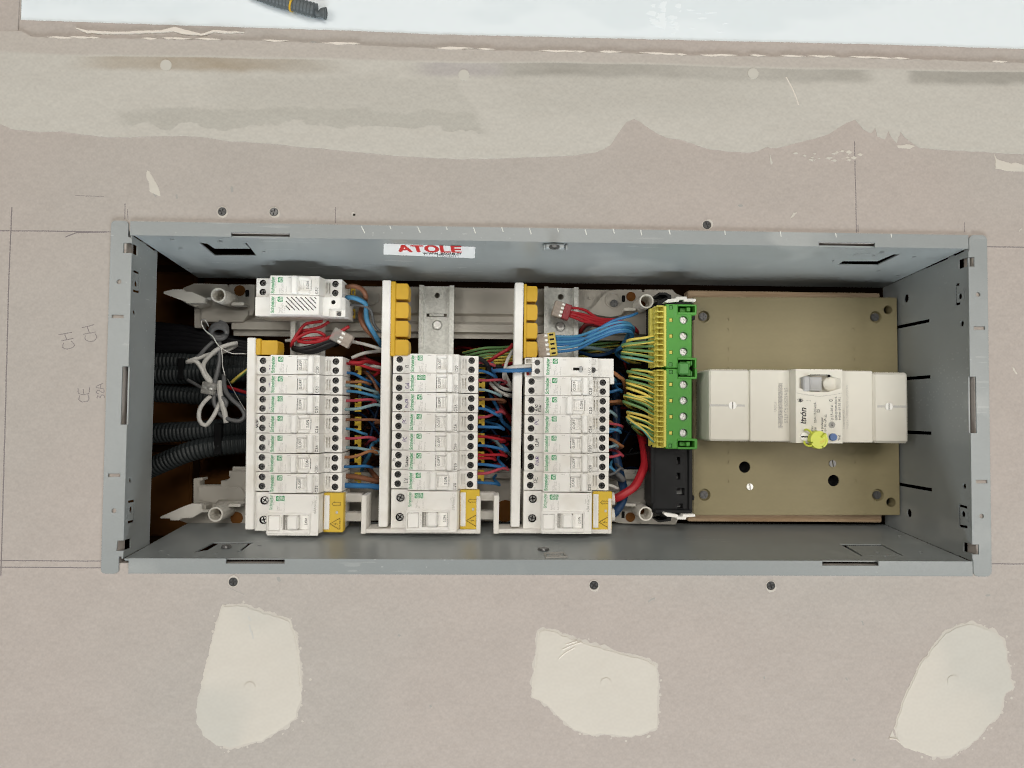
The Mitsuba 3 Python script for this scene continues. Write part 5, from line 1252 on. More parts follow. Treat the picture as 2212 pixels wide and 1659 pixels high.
def earth(label, tops, tagb, yb, screws, squares, strip, ns, clips, words):
    k = thing('earth_terminal', label, 'terminal block', 'green earth terminal blocks')
    a, b = Q('q', 902, tops, YG), Q(tagb[0], tagb[1], yb, YG)
    g = rbox(a[0], b[0], YG, .106, b[2], a[2], .0006)
    for tg, x, y, r in screws:
        c = Q(tg, x, y, YG); g = g - mcyl(c[0], c[2], YG - .002, YG + .006, .0038, 24)
    for tg, x, y, dk in squares:
        c = Q(tg, x, y, YG); g = g - mbox(c[0] - .0018, c[0] + .0018, YG - .001, YG + .003, c[2] - .0019, c[2] + .0019)
    ext = None
    for tg, x0, y0, x1, y1, hx0, hy0, hx1, hy1 in clips:
        p, q = Q(tg, x0, y0, YG - .0012), Q(tg, x1, y1, YG - .0012); g = g + rbox(p[0], q[0], YG - .0012, .100, q[2], p[2], .0005)
        p, q = Q(tg, hx0, hy0, YG - .0012), Q(tg, hx1, hy1, YG - .0012); g = g - mbox(p[0], q[0], YG - .01, YG + .016, q[2], p[2])
    part(k, 'block', g, 'green_plastic', 25)
    for tg, x0, y0, x1, y1, hx0, hy0, hx1, hy1 in clips:
        p, q = Q(tg, hx0, hy0, YG), Q(tg, hx1, hy1, YG)
        if abs(p[2] - q[2]) < .016: part(k, 'spring_leaf', cat(rbox(q[0] - .0075, q[0] - .004, YG + .0015, YG + .014, q[2] + .001, p[2] - .0012, .0004), rbox(q[0] - .013, q[0] - .0075, YG + .006, YG + .014, q[2] + .001, p[2] - .0012, .0004)), 'green_plastic', 25)
    for tg, x, y, r in screws:
        c = Q(tg, x, y, YG)
        part(k, 'ring', mcyl(c[0], c[2], YG - .0006, YG + .002, .0046, 28) - mcyl(c[0], c[2], YG - .002, YG + .004, .0039, 28), 'green_clip', 30)
        part(k, 'terminal_screw', cross_screw(.0034, .0012, rng.uniform(0, 90), .3, .9).translate([c[0], YG + .0025, c[2]]), 'silver_screw', 30)
    for tg, x, y, dk in squares:
        c = Q(tg, x, y, YG); part(k, 'test_port', mbox(c[0] - .0013, c[0] + .0015, YG + .0012, YG + .0029, c[2] - .0015, c[2] + .0015), 'green_clip' if dk else 'pale_yellow')
    for w in words: part(k, 'relief_print', w, 'green_clip')
    y0, y1, tb = strip                          # yellow comb of wire entries
    p, q = Q('q', 728, y0, .083), Q(tb[0], tb[1], y1, .083)
    X0, X1 = p[0], Q('q', 902, y0, YG + .001)[0]
    e = part(k, 'entry_strip', cat(rbox(X1 - .0022, X1 + .0002, YG - .0006, .104, q[2], p[2], .0006), mbox(X1 - .0085, X1 - .002, .0865, .104, q[2], p[2])), 'pale_yellow', 25, label='pale yellow row of wire entries')
    pitch = (p[2] - q[2]) / ns
    for i in range(ns + 1):
        zc = q[2] + pitch * i
        full = i < ns + 1
        part(e, 'divider', cat(rbox(X1 - .0088, X1 - .002, YG + .0006, .0868, zc - .00045, zc + .00045, .0002), rbox(X0 + .002, X1 - .0085, .084, .104, zc - .0008, zc + .0008, .0004)), 'pale_yellow')
    part(e, 'entry_cells', mbox(X0 + .0002, X1 - .0085, .0965, .104, q[2], p[2]), 'pale_yellow')
    part(e, 'entry_mid', mbox(X1 - .0066, X1 - .0058, .083, .0868, q[2], p[2]), 'pale_yellow')
    return k, X0, X1, q[2], pitch


hw = lambda s, tg, x, y0, y1, cap: txt(s, Q(tg, x, y0, YG)[0], Q(tg, x, y0, YG)[2], Q(tg, x, y0, YG)[2] - Q(tg, x, y1, YG)[2], cap, y=YG, down=True)
E1 = earth('upper green earth terminal block with pale yellow wire entries and three screws', 320, ('q', 1240), 1158, [('q', 1135, 530, 1), ('q', 1135, 740, 1), ('q', 1135, 945, 1)], [('q', 968, 365, 1), ('q', 968, 530, 0), ('q', 968, 740, 0), ('q', 968, 952, 0), ('q', 965, 1112, 1)], (358, 1140, ('q', 728)), 11,
          [('q', 1058, 325, 1305, 462, 1062, 345, 1282, 432), ('q', 1058, 1020, 1305, 1158, 1062, 1048, 1282, 1162)], [hw('hager', 'q', 1012, 362, 508, .0026)])
E2 = earth('lower green earth terminal block with pale yellow wire entries and four screws', 1166, ('r', 1034), 603, [('q', 1135, 1375, 1), ('q', 1135, 1583, 1), ('r', 944, 250, 1), ('r', 944, 428, 1)], [('q', 968, 1210, 1), ('q', 968, 1372, 0), ('q', 968, 1583, 0), ('r', 808, 250, 0), ('r', 805, 428, 0), ('r', 800, 568, 1)], (1190, 578, ('r', 606)), 15,
          [('q', 1058, 1165, 1312, 1302, 1062, 1160, 1285, 1275), ('r', 878, 490, 1095, 606, 882, 512, 1065, 585)], [hw('hager', 'q', 1012, 1205, 1345, .0026), txt('12mm', Q('r', 768, 545, YG)[0], Q('r', 768, 545, YG)[2], Q('r', 868, 545, YG)[0] - Q('r', 768, 545, YG)[0], .0027, y=YG, flatrow=True)])
cl_ = thing('terminal_coupler', 'rounded green clip joining the upper and lower earth terminal blocks', 'clip')
part(cl_, 'cap', pbox('q', 1070, 1085, 1212, 1243, YG - .004, YG + .012, .0014), 'green_clip', False)
part(cl_, 'dark_gap', pbox('q', 1064, 1050, 1280, 1272, YG + .0125, YG + .0135), 'painted_hole_dark')  # black plate stands in for the shaded recess behind the clip
part(cl_, 'tongue', pbox('q', 1225, 1062, 1248, 1128, YG + .001, YG + .012), 'green_clip', 25); part(cl_, 'tongue', pbox('q', 1225, 1198, 1248, 1268, YG + .001, YG + .012), 'green_clip', 25)

# ================================================================== wires
def wire(label, m, pts, r=.0015, group=None, cat_='wire', n=8, name=None, phase=0.0):
    P = [Q(*p) if isinstance(p[0], str) else np.asarray(p, float) for p in pts]
    k = thing(name or 'wire', label, cat_, group)
    mesh, uv = tube(P, r, n, phase=phase)
    put(k, mesh, 'wire_' + m, True, uv if m.startswith('earth') else None)
    return k


# earth wires: from each entry, a loop to the left and back down into the dark
GE = 'green and yellow earth wires of the terminal blocks'
re_ = random.Random(3)
e1 = [(750, 400, 800), (818, 335, 855), (878, 380, 885), (955, 355, 915), (1032, 332, 945), (1095, 330, 1000)]
e2 = [(1225, 455, 1170), (1300, 405, 1190), (1352, 430, 1260), (1430, 390, 1310), (1505, 395, 1340), (1578, 400, 1400), (1645, 405, 1480)]
e3 = [(64, 340, 20), (118, 300, 10), (178, 345, 35), (236, 292, 70), (290, 335, 190), (358, 345, 230), (418, 375, 300), (470, 390, 340), (530, 330, 240)]
full_ = ['earth_mint' if i in (5,) else 'earth' for i in range(6)]
n_ = 0
for lst, tg, vert in ((e1, 'q', 0), (e2, 'q', 0), (e3, 'r', 0)):
    s = 3.318 if tg == 'q' else 2.765
    for j, (y, xl, yl) in enumerate(lst):
        xe = (800 if tg == 'q' else 660)
        yq = y
        dd = re_.uniform(-.004, .006)
        mint = (tg == 'q' and j == 5 and lst is e1) or (tg == 'r' and j in (4, 8))
        pts = [(tg, xe + 10, yq, .0905), (tg, xe - 70 * s / 3.3, yq - 6 + (yl - yq) * .05, .088 + dd * .3), (tg, (xe + xl) / 2 + 20, yq + (yl - yq) * .42 - 4, .085 + dd), (tg, xl + 40, yl + (yq - yl) * .18, .088 + dd), (tg, xl, yl + 18, .100 + dd), (tg, xl + 50 + re_.uniform(0, 60), yl + 75 + re_.uniform(-20, 40), .125), (tg, xl + 120 + re_.uniform(-60, 160), yl + re_.uniform(60, 160), .155)]
        n_ += 1
        wire('green and yellow striped earth wire looping left out of the ' + ('upper' if lst is e1 else 'lower') + ' terminal block', 'earth_mint' if mint else 'earth', pts, .00145, GE + (' (upper)' if lst is e1 else ' (lower)'), name='earth_wire', phase=re_.random(), n=10)

# loops leaving the right side of the columns
LL = [('red', 'blue'), ('orange', 'sky', 'pale'), ('pink', 'pale'), ('brown', 'sky'), ('pink', 'pale'), ('orange', 'blue'), ('brown', 'blue')]
CL = [('pink', 'blue', 'black'), ('pink', 'pale'), ('brown', 'blue'), ('pink', 'blue'), ('red', 'blue'), ('red', 'blue', 'red'), ('pink', 'blue')]
RL = [None, ('sky', 'blue'), ('orange', 'pale'), ('orange', 'sky', 'pink', 'blue'), ('orange', 'pale'), ('pink', 'sky'), ('grey', 'white')]
rw = random.Random(12)
for nm, cl0, col, reach, depth in (('left', LL, 'L', .030, .100), ('middle', CL, 'C', .026, .100), ('right', RL, 'R', .016, .102)):
    a, b = COLS[col]
    for i, cs in enumerate(cl0):
        if not cs: continue
        p = a + (b - a) * i / 7.0
        xr_ = p[0] + 63.2 * M
        for j, cname in enumerate(cs):
            z = p[2] - (4.8 + 8.6 * (j % 2)) * M - (.0032 * (j // 2))
            big = nm == 'left' and i == 6
            r = .0026 if big else rw.uniform(.0013, .0016)
            d0 = depth + rw.uniform(-.004, .008)
            rr = reach * rw.uniform(.6, 1.25)
            up = rw.uniform(-.007, .007)
            dn = rw.choice([-1, 1]) * rw.uniform(.004, .012)
            pts = [(xr_ - .004, d0, z), (xr_ + rr * .35, d0 - .001, z + up * .2), (xr_ + rr * .8, d0 + .001, z + up), (xr_ + rr, d0 + .010, z + up - .002), (xr_ + rr * .75, d0 + .024, z + up + dn * .5), (xr_ + rr * .4 + rw.uniform(-.01, .02), d0 + .05, z + dn), (xr_ + rw.uniform(-.01, .03), d0 + .085, z + dn * 1.6)]
            wire(f'{dict(sky="light blue", pale="pale blue", pink="pinkish red", orange="light brown", brown="brown").get(cname, cname)} wire {["", "", "third ", "fourth "][j]}from the right side of the {ordn[i]} breaker of the {nm} column', cname, pts, r, f'{cname} wires of the {nm} column' if False else None, name='breaker_wire')
# yellow bits of the lower busbar behind the exits
for nm, col, off in (('left', 'L', .0095), ('middle', 'C', .0035)):
    k = thing('rear_busbar', f'yellow insulated busbar strip behind the wire exits of the {nm} column', 'busbar')
    a, b = COLS[col]
    for i in range(7):
        p = a + (b - a) * (i + .45) / 7.0
        X = p[0] + (63.6 + off * 1000) * M
        part(k, 'segment', mbox(X - .003, X + .003, .114, .118, p[2] - .007, p[2] + .006) - mcyl(X - .0015, p[2] + .003, .11, .12, .0018, 12) - mcyl(X - .0015, p[2] - .004, .11, .12, .0018, 12), 'cover_yellow')
k = thing('yellow_terminal_rail', 'yellow rear terminal tabs beside the brown and blue cables at the top left', 'terminal')
for tg, x, y in (('h', 1655, 375), ('h', 1655, 680)):
    part(k, 'tab', pbox(tg, x - 30, y - 70, x + 30, y + 70, .122, .126) - pbox(tg, x - 14, y - 40, x + 14, y + 30, .12, .128), 'cover_yellow')

# thick feeders of the C32 breaker, top left
wire('thick brown cable from the C32 breaker bending down to the middle busbar', 'brown', [('h', 1570, 292, .098), ('h', 1680, 285, .094), ('h', 1790, 330, .094), ('h', 1845, 430, .098), ('h', 1830, 520, .112), ('h', 1780, 620, .118), ('h', 1765, 740, .112), ('h', 1830, 880, .108), ('h', 1930, 990, .112), ('h', 2040, 1100, .130), ('h', 2150, 1250, .16)], .0024)
wire('thick blue cable from the C32 breaker bending down to the middle busbar', 'sky', [('h', 1570, 448, .098), ('h', 1660, 450, .094), ('h', 1760, 485, .095), ('h', 1845, 550, .100), ('h', 1850, 680, .106), ('h', 1870, 800, .104), ('h', 1940, 930, .104), ('h', 2020, 1060, .112), ('h', 2080, 1160, .13), ('h', 2150, 1300, .16)], .0024)
wire('thin grey wire from the bell curving down beside the blue cable', 'grey', [('h', 1570, 555, .110), ('h', 1680, 555, .103), ('h', 1820, 570, .100), ('h', 1910, 620, .100), ('h', 1945, 720, .104), ('h', 1960, 820, .106), ('h', 2020, 910, .108), ('h', 2110, 970, .115), ('h', 2250, 1010, .13)], .0014)
# red and black bundle under the bell
RB = 'red looped wires under the bell'
for i, P in enumerate(([('h', 1220, 790, .105), ('h', 1080, 810, .103), ('h', 960, 840, .103), ('h', 870, 950, .102), ('h', 800, 1060, .103), ('h', 765, 1140, .106), ('h', 790, 1190, .125)],
                       [('h', 1310, 800, .108), ('h', 1200, 870, .106), ('h', 1060, 910, .104), ('h', 940, 930, .106), ('h', 850, 990, .106), ('h', 790, 1080, .106), ('h', 780, 1160, .115)],
                       [('h', 1260, 1010, .104), ('h', 1190, 960, .102), ('h', 1080, 940, .101), ('h', 960, 975, .101), ('h', 850, 1040, .103), ('h', 775, 1110, .106), ('h', 800, 1200, .13)],
                       [('h', 1240, 1030, .108), ('h', 1100, 1035, .106), ('h', 950, 1045, .106), ('h', 880, 1070, .107), ('h', 950, 1100, .106), ('h', 1100, 1085, .104), ('h', 1250, 1030, .104)])):
    wire('dark red wire looped under the bell', 'red', P, .0016, RB)
wire('bright red wire crossing from the loops to the right above the black cable', 'red', [('h', 860, 1080, .104), ('h', 980, 1100, .101), ('h', 1160, 1085, .099), ('h', 1330, 1020, .097), ('h', 1480, 940, .097), ('h', 1600, 870, .100)], .0017)
for i, P in enumerate(([('h', 790, 1170, .106), ('h', 880, 1190, .104), ('h', 1060, 1160, .102), ('h', 1230, 1100, .100), ('h', 1400, 1050, .099)], [('h', 780, 1185, .110), ('h', 900, 1225, .108), ('h', 1080, 1205, .105), ('h', 1240, 1150, .102), ('h', 1410, 1080, .100)], [('h', 930, 1235, .112), ('h', 1080, 1240, .108), ('h', 1280, 1170, .104), ('h', 1420, 1095, .100)])):
    wire('black wire running to the clear connector under the bell', 'black', P, .0021, 'black wires under the bell')


def connector(label, tag, cx, cy, Y, ang, L, W, H, front, back, ways):
    k = thing('wire_connector', label, 'connector', 'push-in wire connectors')
    c = Q(tag, cx, cy, Y)
    tw = T().translate(c.tolist()) @ T().rotate([0, 1, 0], ang)
    b = rbox(-L / 2, L * .08, -H / 2, H / 2, -W / 2, W / 2, .0006)
    f = rbox(L * .08, L / 2, -H / 2, H / 2, -W / 2, W / 2, .0006)
    part(k, 'housing', mikit.ply(b, back, 25), tw=tw); part(k, 'wire_side', mikit.ply(f, front, 25), tw=tw)
    for i in range(ways):
        z = -W / 2 + W * (i + .5) / ways
        part(k, 'contact', mikit.ply(cat(rbox(-L * .10, L * .10, -H / 2 - .0004, -H * .2, z - W / ways * .3, z + W / ways * .3, .0003)), 'silver_screw'), tw=tw)
        part(k, 'rib', mikit.ply(rbox(-L / 2 + .0006, -L * .12, -H / 2 - .0004, -H / 2 + .001, z - W / ways * .42, z - W / ways * .26, .0002), back), tw=tw)
        part(k, 'port', mikit.ply(mbox(L * .18, L * .40, -H / 2 - .0002, -H * .4, z - W / ways * .16, z + W / ways * .22), 'painted_hole_dark' if 'amber' in front else front), tw=tw)
    return k


connector('clear push-in connector at the end of the black wires under the bell', 'h', 1500, 1035, .098, 207, .020, .013, .008, 'clear_plastic', 'clear_smoke', 3)
connector('smoky connector with red wire side on the right steel rail', 'n', 960, 640, .112, 17, .0175, .0155, .010, 'clear_red', 'clear_smoke', 4)
connector('smoky connector with yellow wire side beside the yellow tooth covers', 'n', 745, 1140, .098, -8, .0185, .0225, .010, 'clear_amber', 'clear_smoke', 5)
RR = 'red wires from the red connector'
for i, (y0, y1, y2) in enumerate(((600, 630, 760), (660, 690, 770), (700, 735, 800), (730, 790, 830), (690, 760, 850))):
    wire('red wire running right from the red connector', 'red', [('n', 1040, 620 + 30 * i, .112), ('n', 1120, y0, .110), ('n', 1300, y1 + 10 * (i % 2), .108), ('n', 1500, y2 - 10, .110), ('n', 1750, y2 + 10, .112), ('n', 1920, 830 + 12 * i, .116), ('n', 2040, 900 + 10 * i, .124), ('n', 2090, 980, .145)], .0014, RR)
BBg = 'blue wires from the yellow connector'
for i, (c_, y0, y1, y2, ye, xe) in enumerate((('sky', 1010, 1015, 900, 790, 1950), ('blue', 1050, 1050, 1000, 860, 1960), ('sky', 1090, 1070, 960, 830, 1990), ('blue', 1130, 1080, 920, 700, 2050), ('sky', 1180, 1110, 1010, 900, 1960), ('blue', 1230, 1165, 1050, 925, 1975))):
    tail = [('n', xe + 10, ye - 25, .104)] if i == 3 else [('n', xe + 20, ye + 60, .110), ('n', xe - 20, ye + 180, .124), ('n', xe - 100 - 25 * i, ye + 330, .140), ('n', xe - 180 + 30 * i, ye + 480, .158)]
    wire('blue wire sweeping up to the right from the yellow connector', c_, [('n', 820, y0, .098), ('n', 930, y0 + 4, .096), ('n', 1200, (y0 + y1) / 2 - 5, .092), ('n', 1450, y2 + 20, .090), ('n', 1700, (y2 + ye) / 2 - 20, .091), ('n', xe - 90, ye + 15, .094)] + tail, .0014, BBg)
# bundles in the dark gaps
wire('brown wire leaving the impulse relay towards the earth wires', 'orange', [('n', 1525, 1492, .090), ('n', 1620, 1505, .087), ('n', 1720, 1540, .087), ('n', 1800, 1600, .090), ('o', 1860, 470, .098), ('o', 1890, 600, .12), ('o', 1900, 720, .15)], .0019)
wire('white wire entering the impulse relay from the left over the busbar', 'white', [('n', 520, 1440, .082), ('n', 380, 1448, .074), ('n', 230, 1465, .0745), ('n', 150, 1500, .083), ('n', 125, 1580, .095), ('o', 150, 480, .11), ('o', 240, 580, .125)], .0019)
wire('blue wire entering the impulse relay from the left over the busbar', 'blue', [('n', 520, 1502, .082), ('n', 380, 1505, .0735), ('n', 200, 1508, .0735), ('n', 55, 1506, .080), ('n', -40, 1520, .11), ('n', -120, 1560, .15)], .0019)
WW = 'white wires between the middle and right columns'
for P in ([('n', 255, 1220, .12), ('n', 190, 1330, .105), ('n', 150, 1440, .100), ('n', 140, 1540, .100), ('o', 180, 450, .105), ('o', 245, 580, .12)], [('o', -20, 500, .13), ('o', 60, 560, .115), ('o', 160, 600, .11), ('o', 260, 615, .12)], [('o', -30, 540, .13), ('o', 70, 640, .115), ('o', 170, 690, .112), ('o', 260, 700, .125)], [('l', 1930, 480, .12), ('l', 2010, 570, .11), ('l', 2120, 650, .11), ('l', 2280, 690, .12)]):
    wire('white wire looping in the gap between the middle and right columns', 'white', P, .0017, WW)
for j, (lb, c_, P, r) in enumerate((('white wire crossing the gap above the middle column wires', 'white', [('h', 680, 1075, .128), ('h', 900, 1060, .125), ('h', 1300, 1050, .118), ('h', 1560, 1075, .112), ('h', 1800, 1120, .112), ('h', 1980, 1170, .112), ('h', 2100, 1215, .12)], .0017),
        ('white wire end rising left in the first gap', 'white', [('i', 1640, 145, .118), ('i', 1760, 95, .118), ('i', 1880, 65, .120), ('i', 2080, 45, .13)], .0018), ('white wire running into the middle busbar below the red one', 'white', [('i', 1680, 215, .12), ('i', 1850, 240, .116), ('i', 2000, 275, .116), ('i', 2120, 295, .12)], .0017),
        ('bright red wire running right from the top of the left column', 'red', [('i', 1600, 208, .098), ('i', 1750, 215, .100), ('i', 1860, 200, .108), ('i', 2000, 235, .12), ('i', 2130, 275, .135)], .0019), ('dark red wire behind the middle busbar', 'deep', [('i', 1650, 170, .13), ('i', 1800, 150, .125), ('i', 1950, 200, .125), ('i', 2100, 260, .135)], .0018),
        ('brown wire hanging diagonally left of the middle busbar', 'brown', [('i', 1780, 330, .13), ('i', 1880, 390, .12), ('i', 1960, 500, .12), ('i', 2030, 640, .122), ('i', 2080, 760, .135)], .0017), ('blue wire hanging diagonally left of the middle busbar', 'blue', [('i', 1860, 350, .14), ('i', 1940, 440, .126), ('i', 2010, 510, .126), ('i', 2100, 600, .14)], .0017),
        ('blue wire dropping behind the lower left loops', 'sky', [('i', 2050, 1330, .14), ('i', 1950, 1390, .125), ('i', 1910, 1480, .12), ('j', 1900, 150, .125), ('j', 1800, 330, .14), ('j', 1780, 480, .15)], .0019),
        ('black cable beside the first breaker of the middle column', 'black', [('k', 1760, 1320, .10), ('k', 1880, 1380, .100), ('k', 1935, 1480, .104), ('l', 1930, 420, .108), ('l', 1900, 560, .125), ('l', 1880, 700, .16)], .0022), ('bright red wire rising to the right above the middle column', 'red', [('k', 1850, 1420, .13), ('k', 1960, 1360, .125), ('k', 2060, 1290, .122), ('k', 2230, 1190, .122), ('n', 250, 1130, .13)], .0018),
        ('second red wire in the gap under the first one', 'red', [('l', 1900, 360, .14), ('l', 2000, 330, .13), ('l', 2140, 280, .126), ('n', 120, 1430, .13), ('n', 260, 1400, .14)], .0018),
        ('blue wire slanting down to the right busbar', 'blue', [('l', 1920, 640, .15), ('l', 2020, 800, .13), ('l', 2100, 950, .125), ('o', 100, 1060, .125), ('o', 240, 1190, .14)], .0019), ('pale blue wire slanting down in the middle gap', 'pale', [('l', 1960, 1300, .14), ('l', 2060, 1380, .125), ('l', 2180, 1500, .12), ('o', 150, 1480, .12), ('o', 260, 1580, .14)], .0018),
        ('dark red wire slanting down in the middle gap', 'deep', [('l', 1950, 560, .15), ('o', -40, 620, .135), ('o', 60, 800, .13), ('o', 150, 960, .13), ('o', 250, 1100, .14)], .0018), ('dark red wire low in the middle gap', 'deep', [('l', 1900, 1280, .15), ('l', 2080, 1290, .14), ('o', 60, 1310, .14), ('o', 260, 1330, .15)], .0018),
        ('teal wire behind the blue bundle', 'pale', [('n', 1200, 1170, .15), ('n', 1400, 1180, .14), ('n', 1600, 1210, .138), ('n', 1800, 1240, .15)], .0018), ('dark blue wire under the blue bundle', 'navy', [('n', 1210, 1240, .15), ('n', 1400, 1285, .135), ('n', 1600, 1270, .132), ('n', 1760, 1200, .14)], .0019),
        ('red wire arching under the red bundle', 'deep', [('n', 1230, 960, .135), ('n', 1260, 900, .128), ('n', 1340, 830, .124), ('n', 1460, 850, .122), ('n', 1560, 870, .122)], .0022), ('grey wire arching beside the red one', 'grey', [('n', 1270, 1000, .135), ('n', 1320, 910, .13), ('n', 1400, 850, .13)], .002))):
    wire(lb, c_, P, r)
for i in range(6):
    y = 1165 + 46 * i
    wire('dull earth wire curving in the dark between the middle and right columns', 'earth', [('k', 1560 + 20 * (i % 4), y + 90, .16), ('k', 1750, y + 40 + 6 * i, .150), ('k', 1900, y + 14 + 3 * (i % 3), .146), ('k', 2080, y + 8, .148), ('k', 2260, y - 4, .152), ('n', 380, y - 30, .16)], .0014, 'dull earth wires in the dark gap', name='earth_wire', phase=.1 * i)
for i in range(5):
    y = 1050 + 50 * i
    wire('dull earth wire in the dark behind the blue bundle', 'earth', [('n', 1150, y + 60, .16), ('n', 1350, y + 40, .152), ('n', 1600, y + 10, .150), ('n', 1800, y - 10, .155)], .0014, 'dull earth wires behind the blue bundle', name='earth_wire', phase=.13 * i)
rk = random.Random(21)
GAPS = (('left and middle', 765, 828, 745, 1040, 18), ('middle and right', 1042, 1112, 740, 1050, 22), ('right column and the green terminals', 1330, 1405, 760, 1040, 18))
for nm, xa, xb, ya, yb, nn in GAPS:
    for i in range(nn):
        c_ = rk.choice(['navy', 'deep', 'black', 'navy', 'black', 'deep', 'black'])
        x0, x1 = rk.uniform(xa - 60, xa), rk.uniform(xb, xb + 60)
        y0, y1 = rk.uniform(ya, yb), rk.uniform(ya, yb)
        y1 = y0 + (y1 - y0) * .6
        d = rk.uniform(.150, .195)
        wire(f'{dict(navy="dark blue", deep="dark red").get(c_, c_)} wire deep in the shadow between the {nm}' + (' columns' if 'terminals' not in nm else ''), c_, [('z', x0, y0, d + .02), ('z', x0 + (x1 - x0) * .35, y0 + rk.uniform(-14, 20), d), ('z', x0 + (x1 - x0) * .7, y1 + rk.uniform(-14, 20), d - .006), ('z', x1, y1, d + .02)], .0014, f'{c_} wires in the shadow between the {nm}', n=6)
wire('thick blue cable behind the wires of the right column', 'navy', [('o', 1740, 500, .15), ('o', 1760, 900, .135), ('o', 1750, 1300, .132), ('p', 1740, 50, .13), ('p', 1790, 330, .125), ('p', 1845, 560, .118), ('p', 1870, 720, .112), ('p', 1830, 860, .108), ('p', 1740, 990, .104), ('p', 1690, 1020, .102)], .0042)
wire('thick red cable curving up from the bottom right switch', 'red', [('p', 1690, 790, .100), ('p', 1780, 770, .097), ('p', 1900, 700, .097), ('p', 2030, 600, .100), ('r', 490, 860, .106), ('r', 525, 760, .112), ('r', 520, 640, .120), ('r', 500, 520, .132), ('r', 470, 420, .16)], .0043)
wire('pair of grey leads curling behind the last breaker of the right column', 'grey', [('p', 1640, 350, .11), ('p', 1740, 400, .108), ('p', 1860, 510, .106), ('p', 1760, 480, .118), ('p', 1640, 440, .13)], .0026)
for y in (790, 1025):
    k = solo('cable_sleeve', 'white rubber sleeve at the ' + ('red' if y < 900 else 'blue') + ' cable of the bottom right switch', 'sleeve', tube([Q('p', 1645, y, .099), Q('p', 1725, y - 5, .099)], .0062, 16)[0], 'bracket_white', 40)

# corrugated conduits and the grey coil at the left
CG = 'dark corrugated conduits entering from the left'
for i, P in enumerate(([('f', -60, 1400, .165), ('f', 300, 1400, .160), ('f', 700, 1420, .155), ('f', 1000, 1440, .155), ('f', 1300, 1460, .16)], [('f', -60, 1560, .165), ('f', 300, 1570, .158), ('f', 700, 1560, .152), ('f', 1000, 1550, .152), ('f', 1300, 1540, .16)],
                       [('g', -40, 110, .170), ('g', 300, 130, .165), ('g', 600, 150, .162), ('g', 950, 150, .165)], [('g', -40, 490, .172), ('g', 150, 480, .166), ('g', 450, 465, .160), ('g', 700, 440, .158), ('g', 950, 420, .162)], [('g', -60, 830, .165), ('g', 100, 760, .158), ('g', 350, 660, .152), ('g', 600, 610, .152), ('g', 950, 580, .158)])):
    k = thing('corrugated_conduit', ['dark corrugated conduit, topmost of those at the left of the box', 'dark corrugated conduit, second from the top at the left', 'dark corrugated conduit in shadow, third from the top at the left', 'dark corrugated conduit, second from the bottom at the left', 'dark corrugated conduit rising to the right, lowest at the left'][i], 'conduit', CG)
    PP = [Q(*p) for p in P]
    put(k, corrugate(PP, .0106 if i != 2 else .0095, .0042), 'conduit_grey', True)
    if i in (0, 3, 4):
        c = np.array(spline(PP)); j = int(len(c) * (.62 if i else .34))
for i in range(5):
    wire('smooth black cable above the corrugated conduits', 'black', [('f', -60, 940 + 75 * i, .16), ('f', 400, 990 + 60 * i, .152), ('f', 800, 1080 + 45 * i, .15), ('f', 1300, 1180 + 38 * i, .16)], .0052, 'smooth black cables at the left', name='black_cable', n=10)
k = thing('cable_tie', 'black cable tie round the corrugated conduits left of the busbar', 'cable tie')
part(k, 'band', pbox('g', 575, 395, 640, 690, .142, .148), 'black_plastic')
part(k, 'band', pbox('f', 330, 1360, 400, 1640, .145, .150), 'black_plastic')
# grey coil
ck = thing('coiled_cable', 'grey cable wound in a small coil under the upper left bracket', 'cable')
cc = Q('f', 870, 1010, .112)
ths = np.linspace(0, 2 * math.pi * 3.3, 60)
coil = np.stack([cc[0] + .0078 * np.cos(ths) + .0035 * (ths / 20 - .5) * -2, cc[1] + .004 * np.sin(ths * .5) * .3 + ths * .0010 - .010, cc[2] + .0062 * np.sin(ths) - .004 * (ths / 20 - .5) * -2], 1)
part(ck, 'coil', tube(coil[::2], .0021, 10)[0], 'wire_grey', True)
part(ck, 'tail', tube([Q('f', 800, 1140, .112), Q('f', 700, 1230, .110), Q('f', 600, 1340, .110), Q('f', 500, 1400, .112)], .0019, 8)[0], 'wire_grey', True)
part(ck, 'tail', tube([Q('f', 870, 1120, .112), Q('f', 880, 1260, .108), Q('f', 880, 1400, .106), Q('f', 850, 1540, .104), Q('f', 815, 1680, .104), Q('g', 575, 120, .105), Q('g', 575, 200, .105), Q('g', 610, 265, .106), Q('g', 670, 250, .104), Q('g', 690, 200, .103), Q('g', 640, 150, .104), Q('g', 590, 120, .106)], .0021, 10)[0], 'wire_grey', True)
wire('dark grey cable making a wide loop to the busbar at the left', 'grey', [('g', 665, -60, .11), ('g', 680, 80, .106), ('g', 740, 170, .102), ('g', 820, 240, .100), ('g', 862, 320, .100), ('g', 820, 372, .100), ('g', 720, 360, .102), ('g', 630, 310, .106), ('g', 590, 240, .11)], .0021)
wire('white cable looping up to a bend right of the coil', 'white', [('f', 1110, 1165, .112), ('f', 1000, 1185, .108), ('f', 860, 1240, .106), ('f', 740, 1340, .106), ('f', 670, 1440, .107), ('f', 680, 1540, .107), ('f', 760, 1650, .106), ('f', 830, 1760, .108)], .0022)
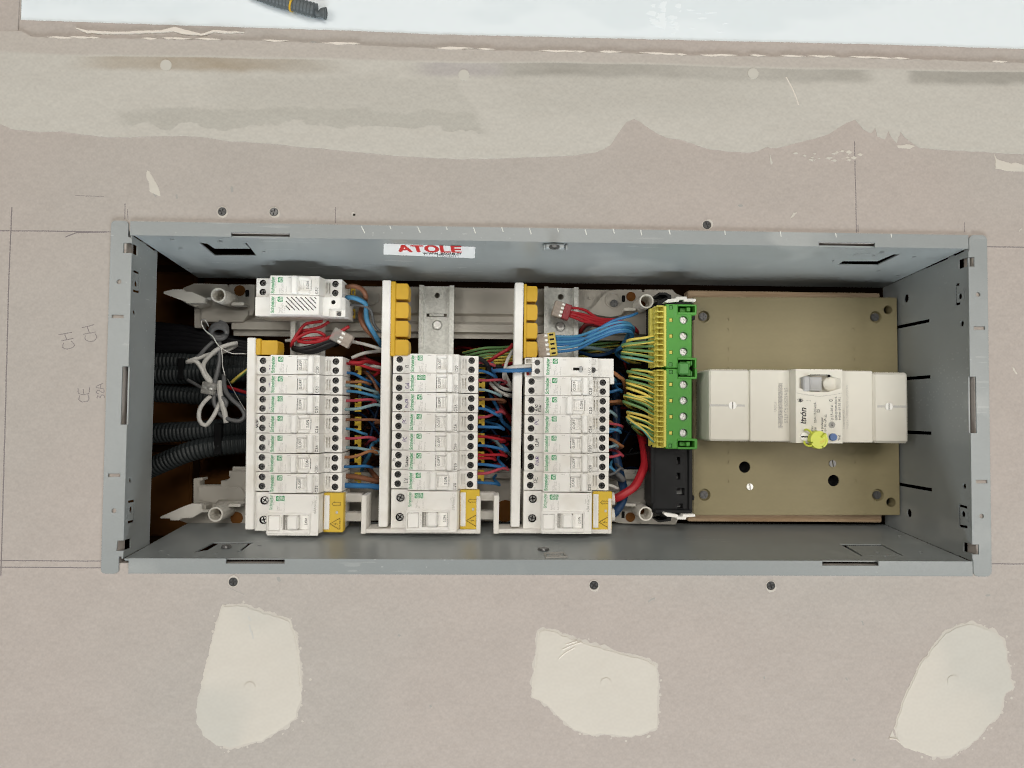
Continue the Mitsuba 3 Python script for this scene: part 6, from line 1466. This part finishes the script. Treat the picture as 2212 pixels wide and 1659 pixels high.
wire('white cable from the left bend down to the clear connector', 'white', [('f', 1110, 1180, .116), ('f', 960, 1265, .114), ('f', 760, 1310, .112), ('f', 600, 1360, .110), ('f', 460, 1410, .108), ('f', 560, 1400, .106), ('f', 640, 1490, .105), ('f', 690, 1600, .105), ('f', 780, 1700, .106)], .0022)
wire('white wire loop hanging from the clear connector at the left', 'white', [('g', 545, 140, .104), ('g', 490, 190, .102), ('g', 440, 270, .101), ('g', 440, 370, .101), ('g', 495, 415, .101), ('g', 555, 350, .102), ('g', 600, 270, .104), ('g', 630, 200, .108)], .0021)
wire('white flat cable end below the grey loops', 'white', [('g', 625, 0, .108), ('g', 630, 110, .105), ('g', 650, 210, .103), ('g', 675, 300, .103), ('g', 690, 390, .104)], .0026)
wire('grey cable behind the clear connector', 'grey', [('g', 330, -10, .12), ('g', 400, 30, .115), ('g', 470, 70, .112), ('g', 530, 100, .11)], .0017)
connector('clear cube shaped connector on the white and grey wires at the left', 'g', 535, 70, .104, 100, .0115, .0125, .011, 'clear_plastic', 'clear_plastic', 2)
wire('shiny steel draw wire curling round the coil', 'steel', [('f', 735, 945, .104), ('f', 700, 880, .102), ('f', 655, 855, .102), ('f', 638, 900, .102), ('f', 690, 1000, .102), ('f', 790, 1080, .103), ('f', 830, 1150, .103), ('f', 900, 1230, .103), ('f', 1040, 1300, .104), ('f', 1230, 1305, .108)], .00065, n=6)
wire('thin steel draw wire hanging straight down from the coil', 'steel', [('f', 900, 1230, .103), ('f', 915, 1360, .103), ('f', 920, 1480, .103), ('f', 950, 1590, .103)], .00055, n=6)
wire('thin white thread running down to the left busbar', 'steel', [('g', 700, -20, .10), ('g', 770, 110, .099), ('g', 868, 275, .098)], .0004, n=6)
wire('green wire running behind the left busbar', 'earth', [('f', 1040, 1680, .13), ('f', 1130, 1600, .125), ('f', 1250, 1510, .125)], .0019, name='earth_wire', phase=.75)
wire('red wire running behind the left busbar', 'red', [('g', 690, 50, .13), ('g', 760, 75, .125), ('g', 900, 115, .13)], .0017)
wire('dark blue wire under the red one behind the left busbar', 'navy', [('g', 690, 85, .135), ('g', 780, 105, .13), ('g', 900, 135, .135)], .0017)
